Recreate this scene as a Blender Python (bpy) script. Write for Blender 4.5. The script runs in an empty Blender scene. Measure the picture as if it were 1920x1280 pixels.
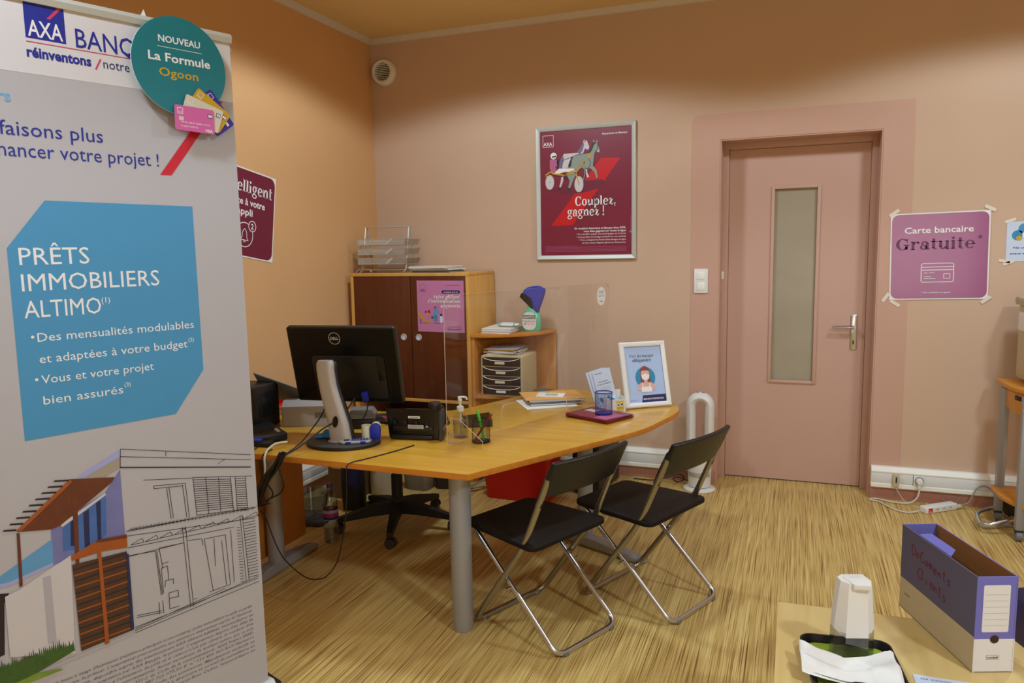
import bpy, bmesh, math, random
from mathutils import Matrix, Vector

random.seed(7)
SC = bpy.context.scene
COL = SC.collection

# ------------------------------------------------------------------ camera
# world: X right along the back wall, Y towards the back wall, Z up (metres)
cam_d = bpy.data.cameras.new('camera')
cam_d.sensor_width = 36.0
cam_d.lens = 36.0 * 1399.865 / 1920.0
cam_d.clip_start = 0.05
cam = bpy.data.objects.new('camera', cam_d)
COL.objects.link(cam)
PITCH, YAW, ROLL = .12079197, .36468699, .01793269
_fw = Vector((-math.sin(YAW) * math.cos(PITCH), math.cos(YAW) * math.cos(PITCH), -math.sin(PITCH)))
_rt = Vector((math.cos(YAW), math.sin(YAW), 0))
_dn = _fw.cross(_rt)
_r = _rt * math.cos(ROLL) + _dn * math.sin(ROLL)
_d = _dn * math.cos(ROLL) - _rt * math.sin(ROLL)
cam.matrix_world = Matrix(((_r.x, -_d.x, -_fw.x, 0), (_r.y, -_d.y, -_fw.y, 0), (_r.z, -_d.z, -_fw.z, 1.55), (0, 0, 0, 1)))
SC.camera = cam

# ------------------------------------------------------------------ world, lights, exposure
wd = bpy.data.worlds.new('world')
SC.world = wd
wd.use_nodes = True
wd.node_tree.nodes['Background'].inputs[0].default_value = (.9, .95, 1, 1)
wd.node_tree.nodes['Background'].inputs[1].default_value = .3


def area(name, loc, size, power, col, spread=180, rot=(0, 0, 0), sy=None):
    l = bpy.data.lights.new(name, 'AREA')
    l.shape = 'RECTANGLE'
    l.size, l.size_y = size, sy or size
    l.energy, l.color = power, col
    l.spread = math.radians(spread)
    o = bpy.data.objects.new(name, l)
    o.location, o.rotation_euler = loc, rot
    COL.objects.link(o)
    return o


LAMP = (.87, 1.035, 1.18)


def downlight(loc, power, cone=154):
    l = bpy.data.lights.new('downlight', 'SPOT')
    l.energy, l.color = power, LAMP
    l.spot_size, l.spot_blend = math.radians(cone), .16
    l.shadow_soft_size = .13
    o = bpy.data.objects.new('downlight', l)
    o.location = loc
    COL.objects.link(o)
    return o


# a grid of recessed ceiling lamps (out of frame) and the daylight of the shop window behind the camera
downlight((-1.62, 3.42, 3.05), 108)
downlight((1.2, 3.5, 3.05), 110)
downlight((-1.45, .75, 3.05), 88)
downlight((1.7, .75, 3.05), 225)
area('window_light', (1.2, -2.9, 1.6), 2.6, 90, (.74, .94, 1.10), 170, (math.radians(-90), 0, 0), 1.9)

SC.view_settings.view_transform = 'Standard'
SC.view_settings.look = 'None'
SC.view_settings.gamma = 1
SC.view_settings.exposure = -.34
SC.view_settings.use_curve_mapping = False

# ------------------------------------------------------------------ materials
MATS = {}


def lin(c):
    return tuple(((v / 255 + .055) / 1.055) ** 2.4 if v / 255 > .04045 else v / 255 / 12.92 for v in c)


def mat(name, rgb, rough=.6, metal=0, var=.06, scale=14, coat=0, spec=.5, emit=None, bump=0):
    """rgb 0..255 (sRGB). A faint noise varies the colour so that no surface is dead flat."""
    m = bpy.data.materials.new(name)
    m.use_nodes = True
    nt = m.node_tree
    b = nt.nodes['Principled BSDF']
    c = lin(rgb)
    if var:
        tc = nt.nodes.new('ShaderNodeTexCoord')
        nz = nt.nodes.new('ShaderNodeTexNoise')
        nz.inputs['Scale'].default_value = scale
        nz.inputs['Detail'].default_value = 3
        mx = nt.nodes.new('ShaderNodeMix')
        mx.data_type = 'RGBA'
        mx.inputs['A'].default_value = (*[v * (1 - var) for v in c], 1)
        mx.inputs['B'].default_value = (*[min(1, v * (1 + var)) for v in c], 1)
        nt.links.new(tc.outputs['Object'], nz.inputs['Vector'])
        nt.links.new(nz.outputs['Fac'], mx.inputs['Factor'])
        nt.links.new(mx.outputs['Result'], b.inputs['Base Color'])
        if bump:
            bp = nt.nodes.new('ShaderNodeBump')
            bp.inputs['Strength'].default_value = bump
            bp.inputs['Distance'].default_value = .01
            nt.links.new(nz.outputs['Fac'], bp.inputs['Height'])
            nt.links.new(bp.outputs['Normal'], b.inputs['Normal'])
    else:
        b.inputs['Base Color'].default_value = (*c, 1)
    b.inputs['Roughness'].default_value = rough
    b.inputs['Metallic'].default_value = metal
    b.inputs['Specular IOR Level'].default_value = spec
    b.inputs['Coat Weight'].default_value = coat
    b.inputs['Coat Roughness'].default_value = .08
    if emit:
        b.inputs['Emission Color'].default_value = (*lin(rgb), 1)
        b.inputs['Emission Strength'].default_value = emit
    MATS[name] = m
    return m


def wood(name, rgb_a, rgb_b, rough=.35, sx=3, sy=40, axis='X', coat=0):
    m = mat(name, rgb_a, rough, var=0, coat=coat)
    nt = m.node_tree
    b = nt.nodes['Principled BSDF']
    tc = nt.nodes.new('ShaderNodeTexCoord')
    mp = nt.nodes.new('ShaderNodeMapping')
    s = {'X': (sx, sy, sy), 'Y': (sy, sx, sy), 'Z': (sy, sy, sx)}[axis]
    mp.inputs['Scale'].default_value = s
    nz = nt.nodes.new('ShaderNodeTexNoise')
    nz.inputs['Scale'].default_value = 1
    nz.inputs['Detail'].default_value = 5
    nz.inputs['Distortion'].default_value = .4
    rp = nt.nodes.new('ShaderNodeValToRGB')
    rp.color_ramp.elements[0].position = .35
    rp.color_ramp.elements[1].position = .68
    rp.color_ramp.elements[0].color = (*lin(rgb_a), 1)
    rp.color_ramp.elements[1].color = (*lin(rgb_b), 1)
    nt.links.new(tc.outputs['Object'], mp.inputs['Vector'])
    nt.links.new(mp.outputs['Vector'], nz.inputs['Vector'])
    nt.links.new(nz.outputs['Fac'], rp.inputs['Fac'])
    nt.links.new(rp.outputs['Color'], b.inputs['Base Color'])
    return m


def floor_mat():
    m = mat('floor_strips', (190, 150, 90), .42, var=0)
    nt = m.node_tree
    b = nt.nodes['Principled BSDF']
    tc = nt.nodes.new('ShaderNodeTexCoord')

    def noise(scale, detail=2):
        mp = nt.nodes.new('ShaderNodeMapping')
        mp.inputs['Scale'].default_value = scale
        nz = nt.nodes.new('ShaderNodeTexNoise')
        nz.inputs['Scale'].default_value = 1
        nz.inputs['Detail'].default_value = detail
        nt.links.new(tc.outputs['Object'], mp.inputs['Vector'])
        nt.links.new(mp.outputs['Vector'], nz.inputs['Vector'])
        return nz
    n1 = noise((230, 2.0, 1), 2)
    n2 = noise((80, .8, 1), 2)
    n3 = noise((420, 3.4, 1), 1)

    def ramp(n, p0, p1, c0, c1):
        r = nt.nodes.new('ShaderNodeValToRGB')
        r.color_ramp.elements[0].position, r.color_ramp.elements[1].position = p0, p1
        r.color_ramp.elements[0].color, r.color_ramp.elements[1].color = (*lin(c0), 1), (*lin(c1), 1)
        nt.links.new(n.outputs['Fac'], r.inputs['Fac'])
        return r
    base = ramp(n2, .36, .66, (206, 176, 102), (230, 204, 130))
    streak = ramp(n1, .30, .48, (160, 124, 84), (255, 255, 255))
    fine = ramp(n3, .3, .5, (205, 182, 150), (255, 255, 255))

    def mul(a, c):
        x = nt.nodes.new('ShaderNodeMix')
        x.data_type = 'RGBA'
        x.blend_type = 'MULTIPLY'
        x.inputs['Factor'].default_value = 1
        nt.links.new(a, x.inputs['A'])
        nt.links.new(c, x.inputs['B'])
        return x.outputs['Result']
    o = mul(mul(base.outputs['Color'], streak.outputs['Color']), fine.outputs['Color'])
    nt.links.new(o, b.inputs['Base Color'])


def clear(name, rgb, fac=.12, rough=.03, edge=None):
    """thin clear plastic: lets the light straight through, with a reflection that grows at grazing angles"""
    m = bpy.data.materials.new(name)
    m.use_nodes = True
    nt = m.node_tree
    nt.nodes.remove(nt.nodes['Principled BSDF'])
    out = nt.nodes['Material Output']
    tr = nt.nodes.new('ShaderNodeBsdfTransparent')
    tr.inputs['Color'].default_value = (*lin(rgb), 1)
    gl = nt.nodes.new('ShaderNodeBsdfGlossy')
    gl.inputs['Roughness'].default_value = rough
    gl.inputs['Color'].default_value = (.95, .95, .95, 1)
    lw = nt.nodes.new('ShaderNodeLayerWeight')      # facing is the same from both sides of the sheet
    lw.inputs['Blend'].default_value = .5
    pw = nt.nodes.new('ShaderNodeMath')
    pw.operation = 'POWER'
    pw.inputs[1].default_value = 3.2
    nt.links.new(lw.outputs['Facing'], pw.inputs[0])
    ml = nt.nodes.new('ShaderNodeMath')
    ml.operation = 'MULTIPLY_ADD'
    ml.inputs[1].default_value = .7
    ml.inputs[2].default_value = fac * .3
    nt.links.new(pw.outputs[0], ml.inputs[0])
    mx = nt.nodes.new('ShaderNodeMixShader')
    nt.links.new(ml.outputs[0], mx.inputs[0])
    nt.links.new(tr.outputs[0], mx.inputs[1])
    nt.links.new(gl.outputs[0], mx.inputs[2])
    nt.links.new(mx.outputs[0], out.inputs[0])
    MATS[name] = m
    return m


# setting
mat('wall_pink', (208, 178, 152), .85, var=.035, scale=3, bump=.03)
mat('wall_apricot', (220, 172, 118), .85, var=.035, scale=3, bump=.03)
mat('ceiling_ochre', (232, 206, 148), .9, var=.05, scale=2)
mat('band_pink', (204, 164, 144), .8, var=.03, scale=3)
mat('door_pink', (204, 166, 148), .5, var=.03, scale=4)
mat('skirting_pink', (186, 132, 116), .6)
mat('moulding_cream', (216, 208, 198), .7)
mat('door_glass', (166, 156, 134), .32, var=.12, scale=5, spec=.6)
mat('pvc_white', (246, 246, 236), .45, var=.02)
mat('pvc_grey', (228, 231, 230), .45, var=.02)
floor_mat()
# furniture
wood('beech_top', (204, 152, 44), (216, 168, 60), .3, 1.6, 26, 'X', .25)
wood('beech_edge', (200, 124, 36), (212, 138, 46), .4, 2, 30, 'X')
wood('beech_panel', (194, 122, 44), (206, 136, 56), .45, 30, 2, 'X')
wood('cabinet_oak', (210, 156, 72), (222, 170, 88), .45, 2, 30, 'Z')
wood('cabinet_brown', (84, 36, 10), (98, 44, 14), .38, 2, 30, 'Z', .15)
wood('shelf_oak', (190, 122, 52), (208, 142, 66), .45, 2, 22, 'Z')
wood('maple_light', (220, 192, 122), (230, 204, 138), .4, 2, 22, 'Y', .1)
wood('trolley_wood', (206, 134, 40), (218, 150, 54), .4, 2, 24, 'X')
mat('steel_grey', (160, 161, 164), .42, metal=.3, var=.03)
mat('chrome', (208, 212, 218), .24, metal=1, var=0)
mat('alu', (204, 208, 202), .5, metal=.3, var=.03)
mat('chair_tube', (168, 164, 152), .26, metal=.95, var=.02)
mat('scanner_grey', (170, 168, 170), .5)
mat('silver_plastic', (188, 186, 182), .38, metal=.3, var=.02)
mat('black_plastic', (22, 22, 22), .42, var=.1)
mat('black_seat', (24, 18, 14), .6, var=.1, scale=60, spec=.22)
mat('black_gloss', (14, 14, 13), .25, var=.05)
mat('black_rubber', (20, 20, 22), .7)
mat('dark_grey', (58, 58, 58), .5)
mat('mid_grey', (120, 122, 122), .5)
mat('light_grey', (186, 186, 182), .5)
mat('office_black', (20, 19, 20), .6)
mat('cable_black', (18, 17, 17), .5)
mat('cable_white', (218, 214, 196), .5)
mat('cable_grey', (150, 148, 138), .5)
mat('white_plastic', (236, 236, 232), .35, var=.02)
mat('white_paper', (238, 237, 232), .8, var=.02)
mat('cream_paper', (226, 214, 190), .8)
mat('kraft', (226, 168, 92), .75)
mat('grey_paper', (176, 172, 176), .75)
mat('pad_green', (170, 190, 165), .7)
mat('blue_paper', (206, 220, 240), .8)
mat('beige_box', (206, 190, 150), .5, var=.03)
mat('drawer_dark', (46, 36, 32), .5)
mat('red_plastic', (196, 14, 14), .35, var=.05)
mat('red_light', (255, 30, 20), .4, var=0, emit=.9)
mat('blue_plastic', (40, 52, 170), .4)
mat('blue_cloth', (44, 56, 178), .9, bump=.3, scale=70)
mat('navy_cloth', (34, 42, 92), .9)
mat('cyan_cloth', (34, 120, 190), .85)
mat('teal_bottle', (96, 196, 160), .3, coat=.4)
mat('green_pen', (70, 200, 40), .4)
mat('red_pen', (150, 20, 32), .35)
mat('pink_pen', (206, 60, 110), .4)
mat('blue_wire', (34, 30, 130), .4, metal=.3)
mat('black_wire', (30, 28, 28), .4, metal=.4)
mat('silver_wire', (196, 194, 184), .4, metal=.45)
mat('tray_wire', (140, 134, 122), .4, metal=.7)
mat('tape_cream', (226, 226, 196), .5)
mat('tape_white', (232, 220, 204), .4, var=0)
mat('tissue', (240, 241, 238), .9, bump=.12, scale=40)
mat('lime', (150, 176, 44), .5)
mat('bag_grey', (128, 120, 106), .85)
mat('bag_cream', (196, 184, 152), .85)
mat('box_brown', (112, 84, 50), .85)
mat('green_cloth', (78, 96, 84), .85)
mat('purple_cap', (70, 54, 160), .4)
mat('label_pink', (170, 40, 120), .5)
# archive box
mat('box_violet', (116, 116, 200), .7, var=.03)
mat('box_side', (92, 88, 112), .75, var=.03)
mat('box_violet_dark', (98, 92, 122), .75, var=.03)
mat('box_white', (232, 233, 236), .7, var=.02)
mat('box_kraft', (192, 176, 140), .85, var=.05, scale=20)
mat('box_inner', (150, 100, 48), .9)
# prints
mat('ink_blue', (32, 42, 150), .6, var=0)
mat('ink_navy', (34, 34, 96), .6, var=0)
mat('ink_red', (206, 22, 46), .6, var=0)
mat('ink_red_thin', (210, 60, 100), .6, var=0)
mat('ink_sky', (72, 150, 198), .6, var=.02)
mat('ink_sky_text', (120, 180, 222), .6, var=0)
mat('ink_white', (240, 240, 240), .6, var=0)
mat('ink_grey', (110, 108, 112), .7, var=0)
mat('ink_black', (24, 24, 28), .6, var=0)
mat('banner_white', (220, 218, 222), .55, var=.015)
mat('banner_grey', (186, 184, 189), .55, var=.015)
mat('ink_teal', (18, 122, 134), .5, var=.02)
mat('ink_gold', (206, 166, 20), .5, var=0)
mat('card_pink', (214, 100, 168), .4, var=0)
mat('card_white', (214, 208, 188), .4, var=0)
mat('card_gold', (204, 160, 12), .4, var=0)
mat('card_violet', (52, 34, 150), .4, var=0)
mat('burgundy', (128, 24, 52), .45, var=.02, coat=.25)
mat('marker_red', (120, 22, 44), .6, var=0)
mat('burgundy_matte', (116, 28, 54), .5, var=.02)
mat('poster_red', (206, 10, 22), .45, var=0, coat=.25)
mat('gloss_purple', (158, 84, 134), .2, var=.05, coat=.6)
mat('ink_plum', (104, 44, 92), .35, var=0)
mat('pink_print', (200, 126, 172), .6, var=.02)
mat('horse_pale', (214, 206, 208), .5, var=0)
mat('horse_green', (146, 158, 146), .5, var=0)
mat('horse_violet', (120, 104, 140), .5, var=0)
mat('horse_dark', (52, 44, 54), .5, var=0)
mat('jacket_pink', (186, 100, 140), .5, var=0)
mat('sulky_gold', (206, 156, 40), .5, var=0)
mat('sign_blue', (176, 200, 238), .5, var=.02, coat=.3)
mat('sign_teal', (44, 140, 184), .5, var=0)
mat('skin', (226, 176, 164), .5, var=0)
mat('skin_light', (238, 214, 204), .5, var=0)
mat('hair_brown', (140, 70, 66), .5, var=0)
mat('logo_yellow', (232, 206, 30), .5, var=0)
mat('art_lavender', (166, 170, 220), .6, var=0)
mat('art_soffit', (168, 156, 140), .6, var=0)
mat('art_wall', (118, 122, 176), .6, var=.15, scale=20)
mat('art_window', (70, 108, 176), .6, var=.25, scale=18)
mat('art_frame', (34, 42, 84), .6, var=0)
mat('art_brown', (104, 52, 24), .6, var=.2, scale=30)
mat('art_orange', (164, 84, 28), .6, var=.2, scale=30)
mat('art_dark', (40, 30, 32), .6, var=0)
mat('art_glass', (96, 158, 206), .6, var=.08)
mat('art_white', (206, 203, 206), .6, var=.03)
mat('art_pillar', (178, 176, 186), .6, var=0)
mat('art_shutter', (78, 50, 32), .6, var=.3, scale=40)
mat('art_green', (64, 96, 36), .7, var=.35, scale=60)
mat('art_lime', (120, 150, 50), .7, var=.25, scale=60)
# clear plastics
clear('acrylic', (253, 253, 252), .08)
clear('clear_bottle', (248, 250, 252), .14, .05)
clear('clear_pet', (214, 222, 228), .34, .08)
clear('gel', (246, 248, 248), .09)
mat('acrylic_edge', (226, 206, 196), .3, var=0)

# ------------------------------------------------------------------ mesh builder
def catmull(pts, n=6):
    P = [Vector(p) for p in pts]
    if len(P) < 3:
        return P
    out = []
    for i in range(len(P) - 1):
        p0, p1, p2, p3 = P[max(i - 1, 0)], P[i], P[i + 1], P[min(i + 2, len(P) - 1)]
        for k in range(n):
            t = k / n
            out.append(.5 * ((2 * p1) + (p2 - p0) * t + (2 * p0 - 5 * p1 + 4 * p2 - p3) * t * t + (3 * p1 - p0 - 3 * p2 + p3) * t ** 3))
    out.append(P[-1])
    return out


def fillet(pts, r, n=5):
    """polyline with its inner corners rounded by radius r"""
    P = [Vector(p) for p in pts]
    out = [P[0]]
    for i in range(1, len(P) - 1):
        a, b, c = P[i - 1], P[i], P[i + 1]
        u, v = (a - b), (c - b)
        k = min(r, u.length * .45, v.length * .45)
        p, q = b + u.normalized() * k, b + v.normalized() * k
        for j in range(n + 1):
            t = j / n
            out.append(p * (1 - t) ** 2 + b * 2 * t * (1 - t) + q * t * t)
    out.append(P[-1])
    return out


class MB:
    def __init__(self, T=None):
        self.bm = bmesh.new()
        self.mats = []
        self.T = T or Matrix()

    def mi(self, m):
        if m not in self.mats:
            self.mats.append(m)
        return self.mats.index(m)

    def _v(self, co):
        return self.bm.verts.new(self.T @ Vector(co))

    def _f(self, vs, m, smooth=True):
        try:
            f = self.bm.faces.new(vs)
        except ValueError:
            return None
        f.material_index = self.mi(m)
        f.smooth = smooth
        return f

    def box(self, c, s, m, b=0, rot=None, seg=2):
        X = Matrix.Translation(c)
        if rot is not None:
            X = X @ (rot.to_4x4() if isinstance(rot, Matrix) else Matrix.Rotation(rot, 4, 'Z'))
        t = bmesh.new()
        bmesh.ops.create_cube(t, size=1, matrix=Matrix.Diagonal((*s, 1)))
        if b:
            bmesh.ops.bevel(t, geom=t.edges[:], offset=b, segments=seg, affect='EDGES', profile=.5)
        vm = {v: self._v(X @ v.co) for v in t.verts}
        for f in t.faces:
            self._f([vm[v] for v in f.verts], m)
        t.free()
        return self

    def prism(self, pts, h0, h1, m, side=None, axis='Z', b=0, seg=2, top=None):
        """extrude the 2D outline pts between h0 and h1 along the axis"""
        def co(p, h):
            return {'Z': (p[0], p[1], h), 'Y': (p[0], h, p[1]), 'X': (h, p[0], p[1])}[axis]
        t = bmesh.new()
        vs = [t.verts.new(co(p, h0)) for p in pts]
        f = t.faces.new(vs)
        r = bmesh.ops.extrude_face_region(t, geom=[f])
        nv = [g for g in r['geom'] if isinstance(g, bmesh.types.BMVert)]
        d = Vector(co((0, 0), h1)) - Vector(co((0, 0), h0))
        for v in nv:
            v.co += d
        bmesh.ops.recalc_face_normals(t, faces=t.faces)
        ax = {'Z': 2, 'Y': 1, 'X': 0}[axis]
        if b:
            ed = [e for e in t.edges if abs(e.verts[0].co[ax] - e.verts[1].co[ax]) < 1e-6]
            bmesh.ops.bevel(t, geom=ed, offset=b, segments=seg, affect='EDGES', profile=.5)
        vm = {v: self._v(v.co) for v in t.verts}
        t.normal_update()
        for f in t.faces:
            mm = m
            if side and abs(f.normal[ax]) < .7:
                mm = side
            elif top and f.normal[ax] > .7:
                mm = top
            self._f([vm[v] for v in f.verts], mm)
        t.free()
        return self

    def tube(self, pts, r, m, seg=10, flat=None, cap=True, close=False):
        """sweep a circle (or an ellipse, flat=(r1, r2, up)) along the points"""
        P = [Vector(p) for p in pts]
        P = [p for i, p in enumerate(P) if i == 0 or (p - P[i - 1]).length > 1e-7]
        n = len(P)
        T = [(P[(i + 1) % n if close else min(i + 1, n - 1)] - P[(i - 1) if close or i else 0]).normalized() for i in range(n)]
        up = Vector(flat[2]) if flat else (Vector((0, 0, 1)) if abs(T[0].z) < .9 else Vector((1, 0, 0)))
        nrm = (up - T[0] * up.dot(T[0])).normalized()
        rings = []
        for i in range(n):
            nrm = (nrm - T[i] * nrm.dot(T[i])).normalized()
            bn = T[i].cross(nrm)
            rr = r[i] if isinstance(r, (list, tuple)) else r
            r1, r2 = (flat[0], flat[1]) if flat else (rr, rr)
            rings.append([self._v(P[i] + nrm * (r1 * math.cos(2 * math.pi * k / seg)) + bn * (r2 * math.sin(2 * math.pi * k / seg))) for k in range(seg)])
        for i in range(n if close else n - 1):
            a, b = rings[i], rings[(i + 1) % n]
            for k in range(seg):
                self._f([a[k], a[(k + 1) % seg], b[(k + 1) % seg], b[k]], m)
        if cap and not close:
            self._f(rings[0][::-1], m)
            self._f(rings[-1], m)
        return self

    def cyl(self, p0, p1, r, m, seg=24, r1=None):
        return self.tube([p0, p1], [r, r if r1 is None else r1], m, seg)

    def lathe(self, prof, m, c=(0, 0, 0), seg=32, sx=1, sy=1, mats=None):
        """revolve (r, z) pairs round the vertical through c"""
        rings = []
        for r, z in prof:
            if r < 1e-6:
                rings.append([self._v((c[0], c[1], c[2] + z))])
            else:
                rings.append([self._v((c[0] + sx * r * math.cos(2 * math.pi * k / seg), c[1] + sy * r * math.sin(2 * math.pi * k / seg), c[2] + z)) for k in range(seg)])
        for i in range(len(rings) - 1):
            a, b = rings[i], rings[i + 1]
            mm = mats[i] if mats else m
            for k in range(seg):
                k2 = (k + 1) % seg
                if len(a) == 1 and len(b) > 1:
                    self._f([a[0], b[k2], b[k]], mm)
                elif len(b) == 1 and len(a) > 1:
                    self._f([a[k], a[k2], b[0]], mm)
                elif len(a) > 1:
                    self._f([a[k], a[k2], b[k2], b[k]], mm)
        return self

    def grid(self, fn, nu, nv, m, close_u=False):
        """surface fn(u, v) -> point, u and v in 0..1"""
        V = [[self._v(fn(i / nu, j / nv)) for j in range(nv + 1)] for i in range(nu + (0 if close_u else 1))]
        for i in range(nu):
            for j in range(nv):
                a, b = V[i], V[(i + 1) % len(V)]
                self._f([a[j], b[j], b[j + 1], a[j + 1]], m)
        return self

    # ---- flat printing: x right, y up, layer n lifts it n * 0.35 mm off the sheet
    def poly(self, pts, m, n=1):
        f = self._f([self._v((p[0], p[1], n * .00035)) for p in pts], m, False)
        if f:
            f.normal_update()
            if f.normal.dot(self.T.to_3x3() @ Vector((0, 0, 1))) < 0:
                f.normal_flip()
        return self

    def rect(self, x0, y0, x1, y1, m, n=1, r=0):
        return self.poly(rrect(x0, y0, x1, y1, r), m, n)

    def disc(self, cx, cy, rx, m, n=1, ry=None, seg=32):
        ry = ry or rx
        return self.poly([(cx + rx * math.cos(2 * math.pi * k / seg), cy + ry * math.sin(2 * math.pi * k / seg)) for k in range(seg)], m, n)

    def ring(self, cx, cy, rx, w, m, n=1, ry=None, a0=0, a1=360, seg=28):
        ry = ry or rx
        for k in range(seg):
            t0, t1 = math.radians(a0 + (a1 - a0) * k / seg), math.radians(a0 + (a1 - a0) * (k + 1) / seg)
            self.poly([(cx + rx * math.cos(t0), cy + ry * math.sin(t0)), (cx + rx * math.cos(t1), cy + ry * math.sin(t1)),
                       (cx + (rx - w) * math.cos(t1), cy + (ry - w) * math.sin(t1)), (cx + (rx - w) * math.cos(t0), cy + (ry - w) * math.sin(t0))], m, n)
        return self

    def line(self, x0, y0, x1, y1, w, m, n=1):
        d = Vector((x1 - x0, y1 - y0))
        if d.length < 1e-6:
            return self
        p = Vector((-d.y, d.x)).normalized() * w / 2
        return self.poly([(x0 + p.x, y0 + p.y), (x0 - p.x, y0 - p.y), (x1 - p.x, y1 - p.y), (x1 + p.x, y1 + p.y)], m, n)

    def path(self, pts, w, m, n=1):
        for a, b in zip(pts, pts[1:]):
            self.line(*a, *b, w, m, n)
        return self

    def text(self, s, x, y, cap, m, n=1, align='LEFT', bold=0, fit=None, shear=0, res=2, serif=False, rot=0):
        """a line of writing: baseline at (x, y), capital height cap; fit squeezes it to that width"""
        if serif:
            polys, wid = serif_polys(s)
            k = cap / .7
            sx = k if not fit else fit / wid
            off = {'LEFT': 0, 'RIGHT': -wid * sx, 'CENTER': -wid * sx / 2}[align]
            cr, sr = math.cos(rot), math.sin(rot)
            for p in polys:
                q = [(off + a * sx, b * k) for a, b in p]
                self.poly([(x + a * cr - b * sr, y + a * sr + b * cr) for a, b in q], m, n)
            return self
        cu = bpy.data.curves.new('t', 'FONT')
        cu.body = s
        cu.size = 1
        cu.offset = bold
        cu.shear = shear
        cu.resolution_u = res
        ob = bpy.data.objects.new('t', cu)
        COL.objects.link(ob)
        me = bpy.data.meshes.new_from_object(ob)
        xs = [v.co.x for v in me.vertices] or [0, 1]
        wid = max(xs) - min(xs)
        k = cap / .715
        sx = k if not fit else fit / wid
        off = {'LEFT': -min(xs) * sx, 'RIGHT': -max(xs) * sx, 'CENTER': -(max(xs) + min(xs)) / 2 * sx}[align]
        cr, sr = math.cos(rot), math.sin(rot)
        vs = []
        for v in me.vertices:
            a, b = off + v.co.x * sx, v.co.y * k
            vs.append(self._v((x + a * cr - b * sr, y + a * sr + b * cr, n * .00035)))
        for p in me.polygons:
            f = self._f([vs[i] for i in p.vertices], m, False)
        bpy.data.objects.remove(ob)
        bpy.data.curves.remove(cu)
        bpy.data.meshes.remove(me)
        return self

    def obj(self, name, parent=None, M=None, sharp=38):
        me = bpy.data.meshes.new(name)
        self.bm.normal_update()
        self.bm.to_mesh(me)
        self.bm.free()
        for m in self.mats:
            me.materials.append(MATS[m])
        me.set_sharp_from_angle(angle=math.radians(sharp))
        o = bpy.data.objects.new(name, me)
        COL.objects.link(o)
        if parent:
            o.parent = parent
        if M is not None:
            if parent:
                o.matrix_local = M
            else:
                o.matrix_world = M
        return o


def rrect(x0, y0, x1, y1, r=0, seg=6):
    if not r:
        return [(x0, y0), (x1, y0), (x1, y1), (x0, y1)]
    out = []
    for cx, cy, a in ((x1 - r, y0 + r, -90), (x1 - r, y1 - r, 0), (x0 + r, y1 - r, 90), (x0 + r, y0 + r, 180)):
        for k in range(seg + 1):
            t = math.radians(a + 90 * k / seg)
            out.append((cx + r * math.cos(t), cy + r * math.sin(t)))
    return out


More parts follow.
